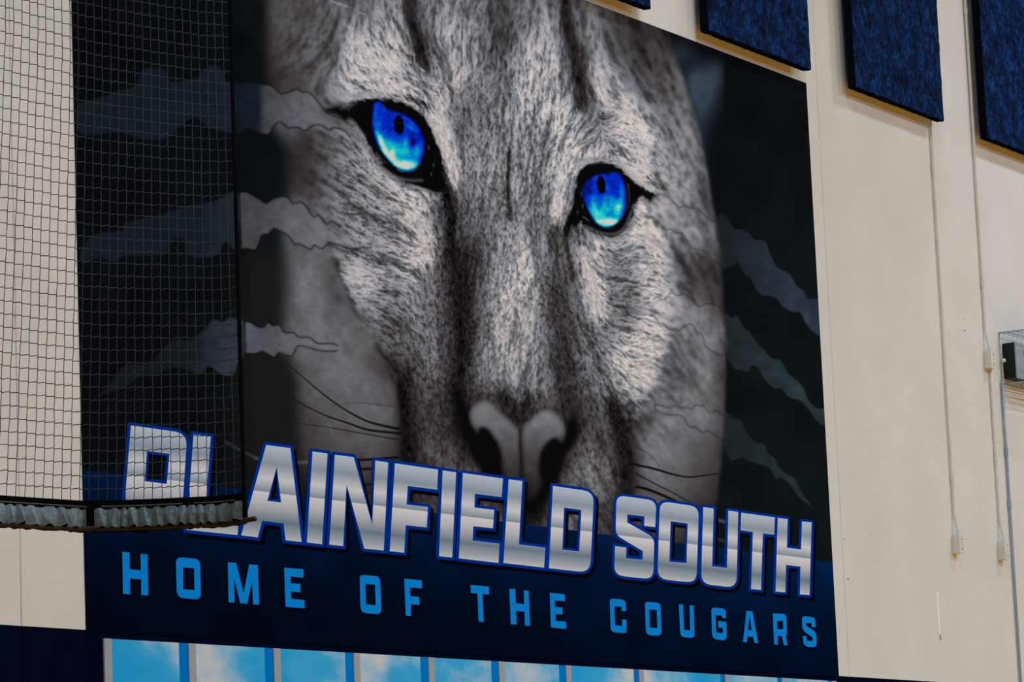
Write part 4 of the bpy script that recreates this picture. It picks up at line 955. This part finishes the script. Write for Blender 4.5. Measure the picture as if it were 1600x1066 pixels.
# ------------------------------------------------------------------ divider net with weighted hem
net = thing('divider_net', (-9.7, -2.1, 2.77), 'black mesh divider net with a gathered grey hem hanging before the mural', 'net')
TOPC = [(-10.90, -1.975), (-10.45, -1.985), (-10.033, -2.0), (-9.841, -2.004), (-9.675, -2.01), (-9.547, -2.032), (-9.458, -2.055), (-9.381, -2.078), (-9.289, -2.104), (-9.215, -2.131), (-9.147, -2.152), (-9.109, -2.178), (-9.073, -2.204), (-9.050, -2.222)]
BOTC = [(-10.95, -1.85), (-10.50, -1.92), (-10.074, -2.0), (-9.915, -2.026), (-9.738, -2.060), (-9.647, -2.133), (-9.569, -2.231), (-9.503, -2.329), (-9.460, -2.390), (-9.447, -2.436), (-9.452, -2.480), (-9.462, -2.515)]
CELL, NC = .0427, 53
HEMZ = 2.872; ZT, ZB = 4.405, 3.04
def columns(P, z, n):
    """the net is hung with slack: columns bunch up more and more towards its free edge"""
    P = np.array(P); s = project(np.c_[P, np.full(len(P), z)])[0]
    t = np.linspace(s[0], s[-1], n); return np.stack([np.interp(t, s, P[:, i]) for i in (0, 1)], 1)
TC, BC = columns(TOPC, ZT, NC), columns(BOTC, ZB, NC)
def plan(i, z):
    t = (z - ZB) / (ZT - ZB); t = max(min(t, 1.6), -.18); t = t if t < 1 else 1 + (t - 1) * .3
    i0 = min(int(i), NC - 2); f = i - i0
    a = TC[i0] * (1 - f) + TC[i0 + 1] * f; b = BC[i0] * (1 - f) + BC[i0 + 1] * f
    return b + (a - b) * t
NR = 62
bm = bmesh.new(); KN = {}
for j in range(NR + 1):
    for i in range(NC):
        z = HEMZ + j * CELL + .0012 * math.sin(i * 1.7 + j * .9) + rnd.uniform(-.0008, .0008)
        w_ = plan(min(max(i + rnd.uniform(-.05, .05), 0), NC - 1), z); KN[i, j] = (w_[0], w_[1], z)
def seg(a, b, r):
    """one thread of the mesh"""
    tube(bm, [a, b], r, 6, False)
for i in range(NC):
    tube(bm, [KN[i, j] for j in range(NR + 1)], .00125, 6, False)
for j in range(1, NR + 1):
    for i in range(NC - 1):
        a, b = KN[i, j], KN[i + 1, j]
        seg((a[0], a[1], a[2] - .0022), (b[0], b[1], b[2] + .0022), .0015)
TH = flat_mat('net_twine', (.048, .060, .066), .8, .1, .1, 40)
o_ = add('netting', bm_mesh(bm), TH, net); o_['kind'] = 'stuff'; o_['label'] = 'dark square mesh netting'
BLK = flat_mat('black_webbing', (.0045, .005, .006), .8, .03, .15, 30)
add('edge_rope', tube_mesh([(lambda w: (w[0], w[1], HEMZ - .03 + j * CELL))(plan(NC - 1, HEMZ - .03 + j * CELL)) for j in range(NR + 1)], .0072, 8), BLK, net)
# hem: webbing band, stitched line, gathered skirt, weight pipe
HI = NC - 1
def hem_pt(s, z, off=0.0):
    i = s * HI; a = plan(max(i - .5, 0), HEMZ); b = plan(min(i + .5, HI), HEMZ); t = (b - a) / np.linalg.norm(b - a)
    n = np.array([t[1], -t[0]]); w_ = plan(i, HEMZ) + n * off
    return (w_[0], w_[1], z)
def ribbon(name, s0, s1, z0, z1, off, mat, n=90, wob=0.0):
    bm = bmesh.new(); R0 = []
    for q in range(n + 1):
        s = s0 + (s1 - s0) * q / n; w_ = rnd.uniform(-wob, wob)
        R0.append([bm.verts.new(hem_pt(s, z, o)) for z, o in ((z0 + w_, off), (z1, off), (z1, off - .012), (z0 + w_, off - .012))])
    for A, B in zip(R0, R0[1:]):
        for e in range(4): bm.faces.new((A[e], A[(e + 1) % 4], B[(e + 1) % 4], B[e]))
    bm.faces.new(R0[0][::-1]); bm.faces.new(R0[-1]); bmesh.ops.recalc_face_normals(bm, faces=bm.faces)
    return add(name, bm_mesh(bm), mat, net)
S_MID = .677
ribbon('webbing_band', 0, 1, HEMZ - .026, HEMZ + .004, .008, BLK)
STI = flat_mat('pale_stitching', (.16, .17, .175), .7, .2, .3, 60)
for a, b in ((0, S_MID - .01), (S_MID + .02, .87), (.895, .985)): ribbon('stitch_line', a, b, HEMZ - .0175, HEMZ - .0145, .0098, STI, 60, .0006)
k = Nodes('grey_vinyl', .28, .5)
nz_ = k.noise(30, 4, .6, k.pos()); rp = k.ramp([(.3, (.105, .155, .185, 1)), (.7, (.19, .26, .295, 1))]); k.l(nz_.outputs['Fac'], rp.inputs[0]); k.color(rp.outputs[0]); k.bump(nz_.outputs['Fac'], .01, .5)
VIN = k.m
def skirt(s0, s1, seed):
    rg = random.Random(seed); n = int(900 * (s1 - s0)); bm = bmesh.new(); rows = []
    ph = [rg.uniform(0, 6.28) for _ in range(8)]
    # pleats of uneven pitch
    cuts = [0.0]
    while cuts[-1] < 1: cuts.append(cuts[-1] + rg.uniform(.024, .058) / (s1 - s0) * .62)
    lean = [rg.choice((-1, 1)) * rg.uniform(.3, 1.0) for _ in cuts]; deep = [rg.uniform(.5, 1.0) for _ in cuts]
    def fold(t, v):
        for m_, (a, b) in enumerate(zip(cuts, cuts[1:])):
            if a <= t < b:
                u = (t - a) / (b - a); c_ = .5 + .38 * lean[m_] * (v - .5)     # slanting crest between two creases
                return deep[m_] * (u / c_ if u < c_ else (1 - u) / (1 - c_))
        return 0
    for qv in range(9):
        v = qv / 8; row = []
        for q in range(n + 1):
            t = q / n; p = fold(t, v); g = fold(min(t + .35 * (cuts[1] - cuts[0]), .999), 1 - v)
            off = .005 + .027 * p * (.35 + .65 * v) + .007 * g * math.sin(math.pi * v)
            z = HEMZ - .022 - .062 * v + (.016 * p - .006) * v
            row.append(bm.verts.new(hem_pt(s0 + (s1 - s0) * t, z, off)))
        rows.append(row)
    for A, B in zip(rows, rows[1:]):
        for q in range(n): bm.faces.new((A[q], B[q], B[q + 1], A[q + 1]))
    return add('gathered_skirt', bm_mesh(bm, True), VIN, net)
skirt(0, S_MID - .012, 5); skirt(S_MID + .006, 1.0, 9)
ribbon('black_lining', 0, 1, HEMZ - .098, HEMZ - .018, .000, BLK, 160, .003)
add('weight_pipe', tube_mesh([hem_pt(q / 40, HEMZ - .088, .002) for q in range(41)] + [tuple(np.array(hem_pt(1, HEMZ - .088, .002)) + (np.array(hem_pt(1, 0, 0)) - np.array(hem_pt(.99, 0, 0))) * 2.2)], .0085, 10), flat_mat('rusty_pipe', (.03, .02, .014), .6, .3, .3, 30, .2), net)
